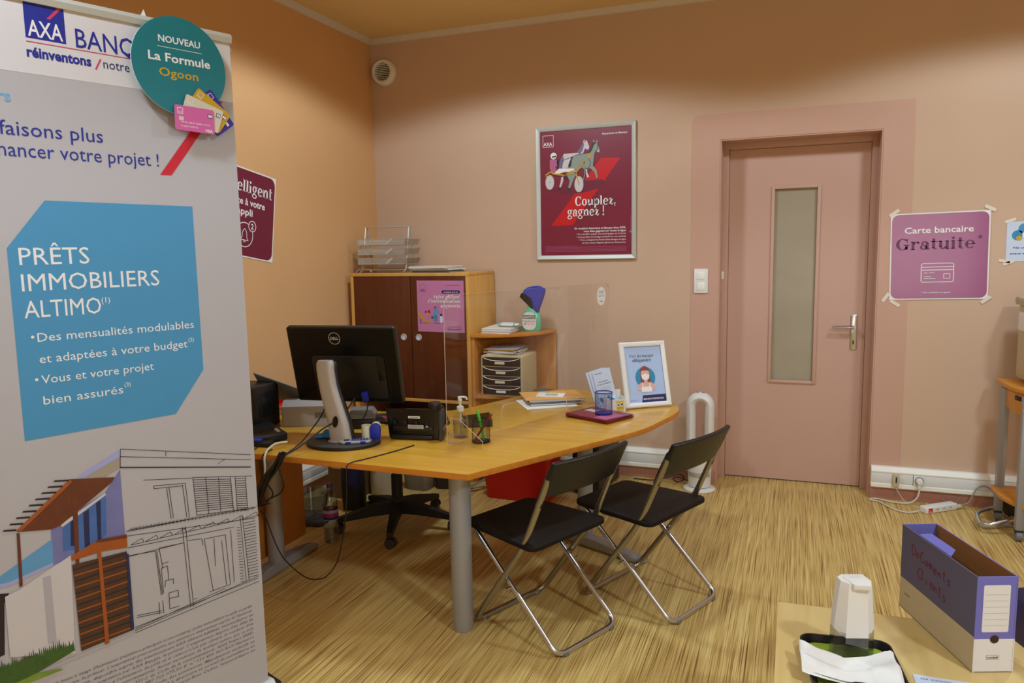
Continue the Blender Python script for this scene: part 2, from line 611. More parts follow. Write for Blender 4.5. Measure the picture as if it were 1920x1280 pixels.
# ---- a bold book face for the printed headlines, drawn in strokes (em units)
def serif_polys(s):
    S, T, H, E, XH, AS, CP, DS = .15, .05, .05, .05, .5, .75, .7, -.22

    def R(a, b, c, d):
        return [[(a, b), (c, b), (c, d), (a, d)]]

    def ring(cx, cy, rx, ry, tx, ty, a0=0, a1=360, n=16):
        o = []
        for k in range(n):
            p, q = math.radians(a0 + (a1 - a0) * k / n), math.radians(a0 + (a1 - a0) * (k + 1) / n)
            o.append([(cx + rx * math.cos(p), cy + ry * math.sin(p)), (cx + rx * math.cos(q), cy + ry * math.sin(q)),
                      (cx + (rx - tx) * math.cos(q), cy + (ry - ty) * math.sin(q)), (cx + (rx - tx) * math.cos(p), cy + (ry - ty) * math.sin(p))])
        return o

    def dot(cx, cy, r):
        return [[(cx + r * math.cos(k * math.pi / 5), cy + r * math.sin(k * math.pi / 5)) for k in range(10)]]

    def stem(x, y0, y1, top=1, bot=1):
        o = R(x, y0, x + S, y1)
        if bot:
            o += R(x - E, y0, x + S + E, y0 + H)
        if top:
            o += R(x - E, y1 - H, x + S + (E if top == 2 else 0), y1)
        return o

    def arch(x, w):
        return ring(x + w / 2, XH - .2, w / 2, .21, S * .93, T + .03, 0, 165)
    G = {
        'o': (ring(.28, .25, .26, .26, S, T), .57), 'O': (ring(.38, .35, .36, .36, S, T), .77),
        'c': (ring(.27, .25, .25, .26, S, T, 45, 315) + dot(.42, .38, .07), .5),
        'e': (ring(.28, .25, .26, .26, S, T, 0, 318) + R(.12, .235, .53, .285), .56),
        'a': (ring(.2, .14, .19, .155, S * .85, T) + R(.32, .03, .32 + S, .36) + R(.32, 0, .54, H) + ring(.27, .35, .2, .16, S, T, 0, 150) + dot(.13, .36, .065), .55),
        'n': (stem(.07, 0, XH) + arch(.16, .4) + R(.41, 0, .56, .3) + R(.36, 0, .61, H), .65),
        'm': (stem(.07, 0, XH) + arch(.16, .38) + R(.39, 0, .54, .3) + R(.36, 0, .58, H) + arch(.48, .38) + R(.71, 0, .86, .3) + R(.67, 0, .91, H), .95),
        'u': (R(.07, .15, .22, XH) + R(.02, .45, .22, XH) + stem(.41, 0, XH, 1, 0) + R(.41, 0, .61, H) + ring(.27, .2, .2, .21, S * .93, T + .03, 180, 345), .65),
        'r': (stem(.07, 0, XH) + ring(.36, .32, .2, .19, S * .6, T + .03, 60, 170) + dot(.42, .42, .075), .5),
        'i': (stem(.07, 0, XH) + dot(.14, .65, .085), .32), 'l': (stem(.07, 0, AS), .32),
        't': (R(.1, .1, .25, .66) + R(.02, XH - H, .37, XH) + ring(.27, .13, .17, .14, S, T, 180, 310), .4),
        'd': (ring(.26, .25, .24, .26, S, T) + stem(.38, 0, AS, 1, 0) + R(.38, 0, .58, H), .61),
        'b': (stem(.06, 0, AS, 1, 0) + ring(.33, .25, .24, .26, S, T), .6),
        'p': (stem(.07, DS, XH) + ring(.34, .25, .24, .26, S, T), .61),
        'q': (ring(.26, .25, .24, .26, S, T) + stem(.38, DS, XH, 0, 1), .61),
        'g': (ring(.26, .32, .22, .19, S * .9, T) + ring(.27, -.08, .25, .14, S * .7, T) + R(.42, .44, .56, .5) + R(.12, .05, .34, .1), .58),
        'v': ([[(.02, .5), (.19, .5), (.36, 0), (.25, 0)], [(.43, .5), (.5, .5), (.36, 0), (.29, 0)]] + R(-.02, .45, .24, .5) + R(.37, .45, .55, .5), .55),
        'z': (R(.04, .43, .46, .5) + R(.02, 0, .47, .07) + [[(.03, 0), (.21, 0), (.46, .5), (.28, .5)]] + R(.04, .34, .09, .5) + R(.42, 0, .47, .17), .51),
        's': (ring(.22, .365, .19, .14, .12, T, 40, 270) + ring(.22, .135, .19, .14, .12, T, -140, 90) + R(.35, .34, .4, .46) + R(.03, .04, .08, .16), .45),
        'f': (stem(.1, 0, .6, 0, 1) + ring(.27, .58, .17, .18, S, T, 40, 180) + R(.01, XH - H, .36, XH) + dot(.38, .68, .07), .4),
        'C': (ring(.37, .35, .35, .36, S + .03, T, 42, 318) + R(.58, .45, .64, .68) + R(.58, .05, .64, .2), .7),
        'G': (ring(.37, .35, .35, .36, S + .03, T, 42, 330) + R(.58, .45, .64, .68) + R(.51, .02, .66, .3) + R(.42, .27, .74, .32), .78),
        'V': ([[(.03, .7), (.23, .7), (.43, 0), (.31, 0)], [(.55, .7), (.62, .7), (.43, 0), (.35, 0)]] + R(-.02, .65, .29, .7) + R(.47, .65, .69, .7), .68),
        'P': (stem(.07, 0, CP, 1, 1) + ring(.3, .51, .27, .19, S, T, -90, 90) + R(.2, .65, .32, .7) + R(.2, .32, .32, .37), .62),
        '!': (R(.1, .24, .2, .75) + dot(.15, .07, .085), .32), '.': (dot(.1, .07, .08), .22),
        ',': (dot(.12, .07, .085) + [[(.12, .08), (.205, .07), (.13, -.12), (.08, -.12)]], .26),
        "'": (R(.05, .5, .13, .74), .2), ' ': ([], .26),
        '*': ([[(.1, .4), (.15, .4), (.15, .74), (.1, .74)], [(-.03, .5), (0, .46), (.28, .64), (.25, .68)], [(.25, .46), (.28, .5), (0, .68), (-.03, .64)]], .3),
        '2': (ring(.2, .5, .17, .17, .1, T, -20, 170) + [[(.03, 0), (.16, .06), (.37, .45), (.27, .45)]] + R(.03, 0, .38, .08), .42),
    }
    x, out = 0, []
    for ch in s:
        P, w = G[ch]
        out += [[(a + x, b) for a, b in p] for p in P]
        x += w
    return out, x


# ------------------------------------------------------------------ objects and their properties
def tag(o, label=None, cat=None, group=None, kind=None):
    for k, v in (('label', label), ('category', cat), ('group', group), ('kind', kind)):
        if v:
            o[k] = v
    return o


def thing(name, label, cat, loc=(0, 0, 0), rz=0, group=None):
    o = bpy.data.objects.new(name, None)
    o.empty_display_size = .05
    COL.objects.link(o)
    o.matrix_world = Matrix.Translation(loc) @ Matrix.Rotation(rz, 4, 'Z')
    return tag(o, label, cat, group)


def one(mb, name, label, cat, loc=(0, 0, 0), rz=0, group=None, M=None):
    """a thing that is one mesh"""
    o = mb.obj(name, None, M if M is not None else Matrix.Translation(loc) @ Matrix.Rotation(rz, 4, 'Z'))
    return tag(o, label, cat, group)


def struct(mb, name, M=None, parent=None):
    o = mb.obj(name, parent, M)
    if not parent:
        o['kind'] = 'structure'
    return o


def plane(o, right, normal):
    r, n = Vector(right), Vector(normal).normalized()
    r = (r - n * r.dot(n)).normalized()
    u = n.cross(r)
    return Matrix(((r.x, u.x, n.x, o[0]), (r.y, u.y, n.y, o[1]), (r.z, u.z, n.z, o[2]), (0, 0, 0, 1)))


def copy_tree(o, parent=None):
    c = o.copy()
    COL.objects.link(c)
    c.parent = parent
    for ch in list(o.children):
        copy_tree(ch, c)
    return c


def on_wall(x, z, off=0):       # a frame on the back wall, x right, y up, z into the room
    return plane((x, 4.96 - off, z), (1, 0, 0), (0, -1, 0))

# ================================================================== SETTING
YB, XL, XR, YF, ZC = 4.96, -2.964, 3.4, -3.0, 3.095
DX0, DX1, DZ = -.470, .455, 2.219            # door opening

m = MB()
m.box(((XL + XR) / 2, (YB + YF) / 2 + .2, -.03), (XR - XL + .6, YB - YF + 1.0, .06), 'floor_strips')
struct(m, 'floor')
m = MB()
m.box(((XL + XR) / 2, (YB + YF) / 2, ZC + .05), (XR - XL + .4, YB - YF + .4, .1), 'ceiling_ochre')
struct(m, 'ceiling')
m = MB()          # back wall with its door opening
m.box(((XL - .2 + DX0) / 2, YB + .17, ZC / 2), (DX0 - XL + .2, .34, ZC), 'wall_pink')
m.box(((XR + .2 + DX1) / 2, YB + .17, ZC / 2), (XR + .2 - DX1, .34, ZC), 'wall_pink')
m.box(((DX0 + DX1) / 2, YB + .17, (ZC + DZ) / 2), (DX1 - DX0, .34, ZC - DZ), 'wall_pink')
struct(m, 'wall_back')
m = MB()
m.box((XL - .1, (YB + YF) / 2, ZC / 2), (.2, YB - YF, ZC), 'wall_apricot')
struct(m, 'wall_left')
m = MB()
m.box((XR + .1, (YB + YF) / 2, ZC / 2), (.2, YB - YF, ZC), 'wall_pink')
struct(m, 'wall_right')
m = MB()
m.box(((XL + XR) / 2, YF - .1, ZC / 2), (XR - XL + .4, .2, ZC), 'wall_pink')
struct(m, 'wall_front')

# ceiling mouldings
prof = [(0, 0), (.030, 0), (.026, -.012), (.014, -.020), (.010, -.032), (0, -.036)]
m = MB()
m.prism([(YB - a, ZC + b) for a, b in prof], XL, XR, 'moulding_cream', axis='X')
struct(m, 'trim_1')
m = MB()
m.prism([(XL + a, ZC + b) for a, b in prof], YF, YB - .03, 'moulding_cream', axis='Y')
struct(m, 'trim_2')

# painted band round the door, a little darker than the wall
m = MB()
t = YB - .0025
bl = [(-.642, .075), (DX0, .075), (DX0, DZ), (DX1, DZ), (DX1, .075), (.617, .075), (.617, 2.367), (.614, 2.374), (.607, 2.377)]
bl += [(-.642 + .04 - .04 * math.sin(math.radians(a)), 2.378 - .04 + .04 * math.cos(math.radians(a))) for a in range(0, 91, 15)]
m.prism(bl, t, YB + .002, 'band_pink', axis='Y')
struct(m, 'trim_3')

# skirting and reveal
m = MB()
m.box(((XL + DX0) / 2, YB - .009, .0385), (DX0 - XL, .018, .077), 'skirting_pink', b=.002)
m.box(((XR + DX1) / 2, YB - .009, .0385), (XR - DX1, .018, .077), 'skirting_pink', b=.002)
struct(m, 'baseboard_back')
m = MB()
m.box((XL + .008, (YB + YF) / 2, .0385), (.016, YB - YF - .04, .077), 'skirting_pink', b=.002)
struct(m, 'baseboard_left')

# door, set back in the wall
door = thing('door_1', 'closed pink panel door with a tall narrow glass pane', 'door', (0, 0, 0))
door['kind'] = 'structure'
YD = YB + .15
m = MB()          # frame inside the reveal
m.box((DX0 + .022, YD + .04, DZ / 2), (.044, .08, DZ), 'door_pink', b=.003)
m.box((DX1 - .022, YD + .04, DZ / 2), (.044, .08, DZ), 'door_pink', b=.003)
m.box(((DX0 + DX1) / 2, YD + .04, DZ - .024), (DX1 - DX0 - .088, .08, .048), 'door_pink', b=.003)
m.obj('door_frame', door)
m = MB()          # painted lining of the reveal
m.box((DX0 + .004, YB + .076, DZ / 2), (.008, .15, DZ), 'band_pink')
m.box((DX1 - .004, YB + .076, DZ / 2), (.008, .15, DZ), 'band_pink')
m.box(((DX0 + DX1) / 2, YB + .076, DZ - .004), (DX1 - DX0 - .016, .15, .008), 'band_pink')
m.obj('door_lining', door)
LX0, LX1, LZ0, LZ1 = DX0 + .046, DX1 - .046, .008, DZ - .05
PX0, PX1, PZ0, PZ1 = -.157, .124, .665, 1.925       # pane opening
yl = YD + .035
m = MB()
for x0, x1, z0, z1 in ((LX0, PX0, LZ0, LZ1), (PX1, LX1, LZ0, LZ1), (PX0, PX1, LZ0, PZ0), (PX0, PX1, PZ1, LZ1)):
    m.box(((x0 + x1) / 2, yl + .02, (z0 + z1) / 2), (x1 - x0, .04, z1 - z0), 'door_pink')
leaf = m.obj('door_leaf', door)
m = MB()
w = .014
for x0, x1, z0, z1 in ((PX0 - .006, PX0 + w, PZ0 - .006, PZ1 + .006), (PX1 - w, PX1 + .006, PZ0 - .006, PZ1 + .006), (PX0 + w, PX1 - w, PZ0 - .006, PZ0 + w), (PX0 + w, PX1 - w, PZ1 - w, PZ1 + .006)):
    m.box(((x0 + x1) / 2, yl - .003, (z0 + z1) / 2), (x1 - x0, .014, z1 - z0), 'door_pink', b=.003)
m.obj('glazing_bead', leaf)
m = MB()
m.box(((PX0 + PX1) / 2, yl + .016, (PZ0 + PZ1) / 2), (PX1 - PX0 - .004, .006, PZ1 - PZ0 - .004), 'door_glass')
m.obj('window_pane', leaf)
hx = .345
m = MB()
m.prism(rrect(hx - .0195, .89, hx + .0195, 1.115, .012), yl - .008, yl, 'chrome', axis='Y', b=.003)
m.prism(rrect(hx - .004, .925, hx + .004, .95, .003), yl - .0095, yl - .0075, 'black_plastic', axis='Y')
m.lathe([(0, 0), (.009, 0), (.009, .002), (0, .002)], 'chrome', (0, 0, 0), 12)
hp = m.obj('handle_plate', leaf)
m = MB()
m.cyl((hx, yl - .004, 1.035), (hx, yl - .05, 1.035), .010, 'chrome')
m.tube(fillet([(hx, yl - .048, 1.035), (hx - .03, yl - .052, 1.037), (hx - .125, yl - .045, 1.032)], .02), .0095, 'chrome', flat=(.011, .012, (0, 0, 1)))
m.obj('door_lever', hp)
m = MB()          # strike plate on the left jamb
m.box((DX0 + .012, YD - .002, 1.365), (.018, .006, .05), 'white_plastic', b=.002)
m.obj('strike_plate', door)

# ================================================================== ON THE WALLS
# cable trunking along the wall
def trunk(name, label, x0, x1, rail=True):
    t = thing(name, label, 'trunking', (x0, YB, .078))
    L = x1 - x0
    m = MB()
    pr = [(-.001, 0), (-.046, 0), (-.052, .006), (-.052, .026), (-.047, .030), (-.047, .094), (-.052, .098), (-.052, .104), (-.030, .128), (-.001, .128)]
    m.prism(pr, 0, L, 'pvc_white', axis='X')
    b = m.obj('duct_body', t)
    m = MB()
    m.box((L / 2, -.0478, .062), (L - .004, .003, .060), 'pvc_grey', b=.0008)
    m.obj('duct_cover', t)
    return t


tr = trunk('cable_trunking', 'white cable trunking along the wall right of the door', .458, 2.9)
trunk('cable_trunking', 'white cable trunking on the wall between the shelf and the white fan', -1.54, -.645)
t = thing('cable_trunking', 'white cable trunking low on the left wall under the desk', 'trunking', (XL, 2.0, .078))
m = MB()
m.prism([(.001, 0), (.046, 0), (.052, .006), (.052, .026), (.047, .030), (.047, .094), (.052, .098), (.052, .104), (.030, .128), (.001, .128)], 0, 2.94, 'pvc_white', axis='Y')
m.obj('duct_body', t)
m = MB()
m.box((.0478, 1.47, .062), (.003, 2.93, .060), 'pvc_grey', b=.0008)
m.obj('duct_cover', t)

# wall socket with its plug, and the little data adapter
F = on_wall(.718, .140, .0495)
t = thing('wall_socket', 'grey wall socket in the white trunking right of the door', 'socket')
t.matrix_world = F
m = MB()
m.prism(rrect(-.030, -.030, .030, .030, .003), 0, .004, 'pvc_grey', b=.001)
m.rect(-.033, -.032, -.031, .032, 'ink_black', 2)
m.obj('socket_plate', t)
m = MB()
m.lathe([(.021, .006), (.024, .006), (.024, .0041), (.021, .0041), (.021, .006)], 'mid_grey', (0, 0, 0), 28)
m.obj('socket_rim', t)
t = thing('mains_plug', 'white plug in the wall socket with a flex to the power strip', 'plug')
t.matrix_world = F
m = MB()
m.lathe([(0, .038), (.013, .037), (.019, .028), (.0195, .0065), (0, .0065)], 'white_plastic', (0, 0, 0), 24)
m.box((0, -.026, .020), (.016, .034, .016), 'white_plastic', b=.004)
m.obj('plug_body', t)
m = MB(F.inverted())
m.tube(catmull([(.718, 4.892, .096), (.716, 4.885, .07), (.70, 4.876, .035), (.655, 4.86, .012), (.57, 4.87, .009), (.50, 4.905, .009), (.463, 4.90, .008), (.455, 4.875, .008), (.50, 4.855, .008), (.53, 4.80, .008), (.575, 4.73, .008), (.64, 4.70, .008), (.70, 4.727, .016)]), .0045, 'cable_white', 8)
m.obj('flex', t)
t = thing('data_adapter', 'small yellowed adapter with a dark slot in the trunking', 'adapter')
t.matrix_world = on_wall(.592, .135, .0505)
m = MB()
m.box((0, -.003, .008), (.036, .076, .018), 'bag_cream', b=.002)
m.obj('adapter_body', t)
m = MB()
m.box((.002, .004, .018), (.007, .034, .003), 'black_plastic')
m.obj('port', t)
m = MB()
m.tube(catmull([(0, -.044, .009), (.012, -.065, .012), (.045, -.112, .03), (.085, -.132, .06), (.16, -.133, .085)]), .0016, 'cable_white', 6)
m.obj('thin_wire', t)

# power strip on the floor
ang = math.atan2(4.885 - 4.735, .905 - .715)
t = thing('power_strip', 'white power strip with a glowing red switch on the floor', 'power strip', (.81, 4.81, 0), ang)
m = MB()
m.prism(rrect(-.115, -.027, .115, .027, .008), .0006, .038, 'white_plastic', b=.006, seg=3)
m.obj('strip_body', t)
m = MB()
m.box((-.087, -.0275, .020), (.026, .003, .022), 'black_plastic', b=.001)
sw = m.obj('switch_frame', t)
m = MB()
m.box((-.090, -.0295, .019), (.013, .003, .016), 'red_light', b=.001)
m.obj('red_rocker', sw)
for x in (-.035, .012, .06):
    m = MB()
    m.cyl((x, -.0265, .021), (x, -.0276, .021), .0125, 'pvc_grey', 20)
    m.cyl((x - .005, -.0276, .022), (x - .005, -.0284, .022), .0026, 'dark_grey', 10)
    m.cyl((x + .005, -.0276, .022), (x + .005, -.0284, .022), .0026, 'dark_grey', 10)
    m.obj('socket', t)
t = thing('mains_cable', 'grey cable rising from the power strip towards the trolley', 'cable', (.9, 4.87, 0))
m = MB()
m.box((.02, .005, .016), (.05, .022, .02), 'cable_white', b=.005, rot=ang)
m.obj('plug_body', t)
m = MB()
m.tube(catmull([(.03, .01, .018), (.075, .02, .04), (.095, .02, .085), (.115, .02, .128), (.15, .025, .145), (.19, .02, .125), (.215, .01, .07), (.235, -.03, .02), (.25, -.10, .008), (.235, -.22, .008), (.15, -.28, .008), (.09, -.30, .008), (.07, -.26, .008), (.12, -.22, .008), (.22, -.24, .012), (.31, -.26, .010), (.32, -.18, .008), (.26, -.1, .02)]), .0042, 'cable_grey', 8)
m.obj('flex', t)
m = MB()
m.tube(catmull([(-.05, .055, .035), (-.03, .05, .02), (0, .05, .012), (.03, .05, .05), (.06, .05, .09), (.1, .045, .10)]), .0018, 'cable_grey', 6)
m.obj('thin_wire', t)

# light switch
t = thing('light_switch', 'white double light switch on the wall left of the door', 'switch')
t.matrix_world = on_wall(-.577, 1.335, .0025)
m = MB()
m.prism(rrect(-.044, -.078, .044, .078, .006), 0, .010, 'white_plastic', b=.003)
m.obj('switch_plate', t)
for z in (.034, -.034):
    m = MB()
    m.box((0, z, .011), (.048, .048, .004), 'pvc_white', b=.0012)
    m.ring(0, z, .027, .0012, 'light_grey', 29, seg=4, a0=45, a1=405)
    m.obj('rocker', t)

# round extract vent, high in the corner
t = thing('air_vent', 'round white louvred air vent high in the corner of the room', 'vent')
t.matrix_world = on_wall(-2.846, 2.853, 0)
m = MB()
m.lathe([(.092, 0), (.094, .006), (.090, .040), (.080, .052), (.066, .050), (.064, .046), (.064, .008)], 'white_plastic', (0, 0, 0), 48)
m.obj('vent_ring', t)
m = MB()
m.lathe([(0, .004), (.066, .004)], 'black_plastic', (0, 0, 0), 40)
m.obj('vent_throat', t)
for k in range(10):
    y = -.055 + .0122 * k
    hw = math.sqrt(max(.064 ** 2 - y * y, 0))
    m = MB()
    m.box((0, y, .036), (2 * hw, .0035, .016), 'white_plastic', rot=Matrix.Rotation(.5, 3, 'X'))
    m.obj('louvre', t)

# framed horse-racing poster
t = thing('framed_poster', 'silver framed burgundy poster of two horses pulling a sulky', 'poster')
t.matrix_world = on_wall(-1.344, 1.930, .002)
W, Hh = .690, .893
m = MB()
fw = .030
pr = [(0, 0), (0, .018), (.004, .022), (.024, .017), (.030, .010), (.030, 0)]
for (x0, y0, x1, y1) in ((-W / 2, -Hh / 2, W / 2, -Hh / 2), (W / 2, -Hh / 2, W / 2, Hh / 2), (W / 2, Hh / 2, -W / 2, Hh / 2), (-W / 2, Hh / 2, -W / 2, -Hh / 2)):
    a, b = Vector((x0, y0, 0)), Vector((x1, y1, 0))
    d = (b - a).normalized()
    nn = Vector((-d.y, d.x, 0))
    v0, v1 = [], []
    for q, h in pr:
        v0.append(m._v(a + nn * q + d * q + Vector((0, 0, h))))
        v1.append(m._v(b + nn * q - d * q + Vector((0, 0, h))))
    for i in range(len(pr) - 1):
        m._f([v0[i], v1[i], v1[i + 1], v0[i + 1]], 'alu')
m.obj('frame', t)
pw, ph = W / 2 - fw, Hh / 2 - fw


def hp(x, y):      # position on the print
    u = (x - 150) / 712
    yt = 205 - 50 * u
    return (-pw + u * 2 * pw, -ph + (1190 - y) / (1190 - yt) * 2 * ph)


m = MB(Matrix.Translation((0, 0, .006)))
m.rect(-pw - .002, -ph - .002, pw + .002, ph + .002, 'burgundy', 0)
def A(pts, c, n): m.poly([hp(*p) for p in pts], c, n)
A([(628, 410), (778, 408), (405, 945), (232, 952)], 'poster_red', 1)
A([(210, 668), (300, 640), (480, 590), (640, 580), (662, 610), (600, 655), (480, 688), (300, 692)], 'burgundy_matte', 2)
# far horse
A([(340, 375), (445, 368), (470, 330), (490, 285), (520, 268), (540, 320), (533, 345), (505, 335), (490, 375), (440, 420), (420, 480), (330, 490), (306, 450)], 'horse_pale', 3)
A([(490, 285), (500, 262), (512, 280)], 'horse_pale', 3)
A([(440, 368), (470, 325), (492, 282), (500, 300), (488, 350), (470, 375)], 'horse_violet', 4)
A([(318, 405), (340, 398), (336, 440), (322, 492), (300, 490), (304, 440)], 'horse_violet', 4)
A([(318, 560), (338, 555), (330, 600), (312, 645), (300, 640), (312, 600)], 'horse_pale', 3)
A([(505, 450), (525, 455), (522, 520), (538, 560), (520, 566), (512, 530)], 'horse_pale', 3)
A([(400, 400), (418, 402), (404, 440), (402, 480), (382, 495), (372, 470), (388, 430)], 'horse_dark', 4)
# near horse
A([(412, 402), (470, 374), (530, 372), (552, 330), (575, 285), (590, 276), (604, 300), (620, 345), (612, 366), (596, 358), (590, 345), (578, 380), (566, 470), (596, 505), (605, 568), (594, 572), (578, 520), (548, 490), (505, 500), (470, 480), (440, 530), (410, 590), (388, 648), (372, 648), (384, 590), (362, 545), (372, 500), (398, 470), (402, 430)], 'horse_green', 5)
A([(568, 285), (572, 262), (584, 280)], 'horse_green', 5)
A([(592, 282), (603, 262), (606, 296)], 'horse_green', 5)
A([(600, 345), (620, 345), (616, 364), (602, 364)], 'horse_pale', 6)
A([(530, 370), (548, 330), (566, 290), (585, 278), (592, 290), (574, 310), (560, 350), (540, 375)], 'horse_dark', 6)
A([(330, 560), (372, 555), (380, 580), (340, 582)], 'horse_dark', 4)
for a, b in (((372, 648), (390, 668)), ((296, 640), (312, 662)), ((594, 570), (606, 576))):
    A([a, (b[0], a[1]), b, (a[0], b[1])], 'horse_dark', 6)
m.ring(*hp(520, 452), .026, .004, 'horse_dark', 7, .036, -120, 60)
m.disc(*hp(542, 392), .010, 'sulky_gold', 7, .018)
m.path([hp(*p) for p in ((330, 428), (440, 385), (520, 372))], .003, 'horse_dark', 7)
m.path([hp(*p) for p in ((592, 285), (606, 300), (598, 350), (612, 345))], .003, 'horse_dark', 8)
# sulky and driver
A([(228, 425), (262, 412), (290, 430), (292, 465), (270, 480), (284, 510), (262, 530), (240, 522), (226, 490)], 'jacket_pink', 8)
A([(284, 430), (306, 415), (302, 470), (288, 490)], 'horse_dark', 8)
A([(262, 528), (300, 492), (345, 490), (420, 492), (428, 515), (340, 520), (290, 540)], 'ink_white', 9)
A([(245, 535), (300, 532), (345, 540), (420, 520), (425, 532), (340, 552), (270, 550)], 'horse_dark', 9)
m.disc(*hp(258, 392), .022, 'ink_white', 9, .022)
A([(244, 396), (276, 390), (280, 400), (246, 408)], 'horse_dark', 10)
A([(255, 402), (276, 400), (272, 416), (256, 416)], 'horse_pale', 11)
m.path([hp(*p) for p in ((192, 545), (232, 518), (260, 535), (340, 545), (432, 525), (462, 610))], .010, 'sulky_gold', 11)
m.path([hp(*p) for p in ((192, 545), (230, 600))], .007, 'sulky_gold', 11)
m.path([hp(*p) for p in ((340, 545), (420, 505), (505, 420))], .006, 'sulky_gold', 11)
m.path([hp(*p) for p in ((425, 530), (490, 470), (505, 430))], .006, 'sulky_gold', 11)
m.path([hp(*p) for p in ((488, 600), (505, 540), (500, 440))], .005, 'horse_green', 11)
for c, rx, ry in ((hp(226, 602), .032, .050), (hp(458, 618), .032, .054)):
    m.disc(*c, rx, 'horse_pale', 12, ry)
    m.ring(*c, rx, .004, 'light_grey', 13, ry)
    m.disc(*c, .004, 'horse_green', 13)
m.path([hp(*p) for p in ((440, 555), (460, 615))], .006, 'sulky_gold', 14)
# writing
bx, by = hp(173, 325)
m.path([(bx, by), (bx + .074, by), (bx + .074, by + .076), (bx, by + .076), (bx, by)], .0025, 'ink_white', 4)
m.text('AXA', bx + .004, by + .008, .024, 'ink_white', 4, fit=.062, bold=.02)
m.text('Assurance et Banque', pw - .028, hp(800, 215)[1], .013, 'ink_white', 4, 'RIGHT', .015, fit=.172)
x, y = hp(425, 792)
m.text('Couplez,', x, y, .062, 'ink_white', 15, fit=.285, serif=True)
x, y = hp(364, 876)
m.text('gagnez !', x, y, .062, 'ink_white', 15, fit=.262, serif=True)
xr = hp(819, 0)[0]
for k, (s, wd_, cp) in enumerate((('En couplant Assurance et Banque chez AXA,', .352, .0130), ('vous êtes gagnant sur toute la ligne', .290, .0130), ('• Un conseiller unique vous accompagne sur la durée', .340, .0105), ('• Vous profitez d\'avantages exclusifs sur vos contrats', .340, .0105), ('• Vous conjuguez les forces d\'une banque en ligne', .322, .0105), ('et d\'un réseau d\'agents généraux d\'assurance', .300, .0105))):
    m.text(s, xr, hp(800, 976 + 24.2 * k - (2 if k > 1 else 0))[1], cp, 'ink_white', 4, 'RIGHT', .02 if k < 2 else .006, fit=wd_)
for k in range(5):
    y = hp(400, 1115 + 11 * k)[1]
    m.line(hp(183, 0)[0], y, hp(440 if k == 0 else 822, 0)[0], y, .0022, 'jacket_pink', 3)
m.line(*hp(856, 870), *hp(854, 990), .0018, 'jacket_pink', 3)
m.ring(*hp(854, 1003), .006, .0015, 'ink_white', 3)
m.obj('print', t)

# burgundy notice hanging askew on the left wall
M0 = plane((XL + .002, 3.512, 1.793), (0, 1, -.155), (1, 0, 0))
m = MB()
w = .2535
m.prism(rrect(-w, -w, w, w, 0), 0, .0008, 'white_paper')
m.rect(-w + .008, -w + .008, w - .008, w - .008, 'burgundy_matte', 4, .045)
m.text('intelligent', w - .030, .118, .068, 'ink_white', 6, 'RIGHT', fit=.412, serif=True)
m.text('grâce à votre', w - .090, .046, .040, 'ink_white', 6, 'RIGHT', .02, fit=.315)
m.text('appli', -.005, -.012, .040, 'ink_white', 6, 'CENTER', .02, fit=.130)
m.ring(.0, -.125, .072, .005, 'ink_white', 6, a0=66, a1=388)
m.ring(.062, -.068, .033, .005, 'ink_white', 6)
m.text('2', .062, -.084, .032, 'ink_white', 6, 'CENTER', .02)
bell = [(-.032, -.034), (-.020, -.017), (-.018, .010), (-.008, .026), (0, .031), (.008, .026), (.018, .010), (.020, -.017), (.032, -.034), (-.032, -.034)]
m.path([(a, -.122 + b) for a, b in bell], .0042, 'ink_white', 6)
m.ring(0, -.158, .010, .0035, 'ink_white', 6, a0=180, a1=360)
tag(one(m, 'wall_notice', 'burgundy notice with a bell symbol on the left wall behind the banner', 'notice', M=M0))

# glossy purple bank card notice right of the door
t = thing('wall_notice', 'glossy purple notice with a bank card drawing, taped right of the door', 'notice')
t.matrix_world = plane((.768, YB - .004, 1.476), (1, 0, .018), (0, -1, 0))
m = MB()
w, h = .2535, .252
m.prism(rrect(-w, -h, w, h, 0), 0, .0008, 'white_paper')
m.rect(-w + .007, -h + .007, w - .007, h - .007, 'gloss_purple', 4, .036)
m.text('Carte bancaire', -.004, .135, .036, 'ink_white', 6, 'CENTER', .015, fit=.352)
m.text('Gratuite', -.225, .040, .066, 'ink_plum', 6, fit=.408, serif=True)
m.text('*', .196, .060, .052, 'ink_plum', 6, serif=True)
x0, y0, x1, y1 = -.088, -.150, .078, -.042
for a, b in zip(rrect(x0, y0, x1, y1, .01), rrect(x0, y0, x1, y1, .01)[1:] + rrect(x0, y0, x1, y1, .01)[:1]):
    m.line(*a, *b, .004, 'ink_white', 6)
for y in (-.063, -.080):
    m.line(x0, y, x1, y, .004, 'ink_white', 6)
for a, b, y in ((-.074, -.055, -.097), (-.047, -.018, -.097), (-.074, -.036, -.118), (-.074, -.014, -.130)):
    m.line(a, y, b, y, .003, 'ink_white', 6)
m.path([(.028, -.103), (.060, -.103), (.060, -.130), (.028, -.130), (.028, -.103)], .003, 'ink_white', 6)
m.text('* Voir conditions en agence', -.01, -.214, .008, 'ink_white', 6, 'CENTER', .01, fit=.15)
m.obj('sheet', t)
for x, y, a in ((-.236, .258, .6), (.250, .262, -.5), (-.272, -.236, 1.0), (-.222, -.272, -.6), (.244, -.256, .65)):
    m = MB(Matrix.Translation((x, y, .0012)) @ Matrix.Rotation(a, 4, 'Z'))
    m.box((0, 0, 0), (.060, .019, .0006), 'tape_white')
    m.obj('adhesive_tape', t)

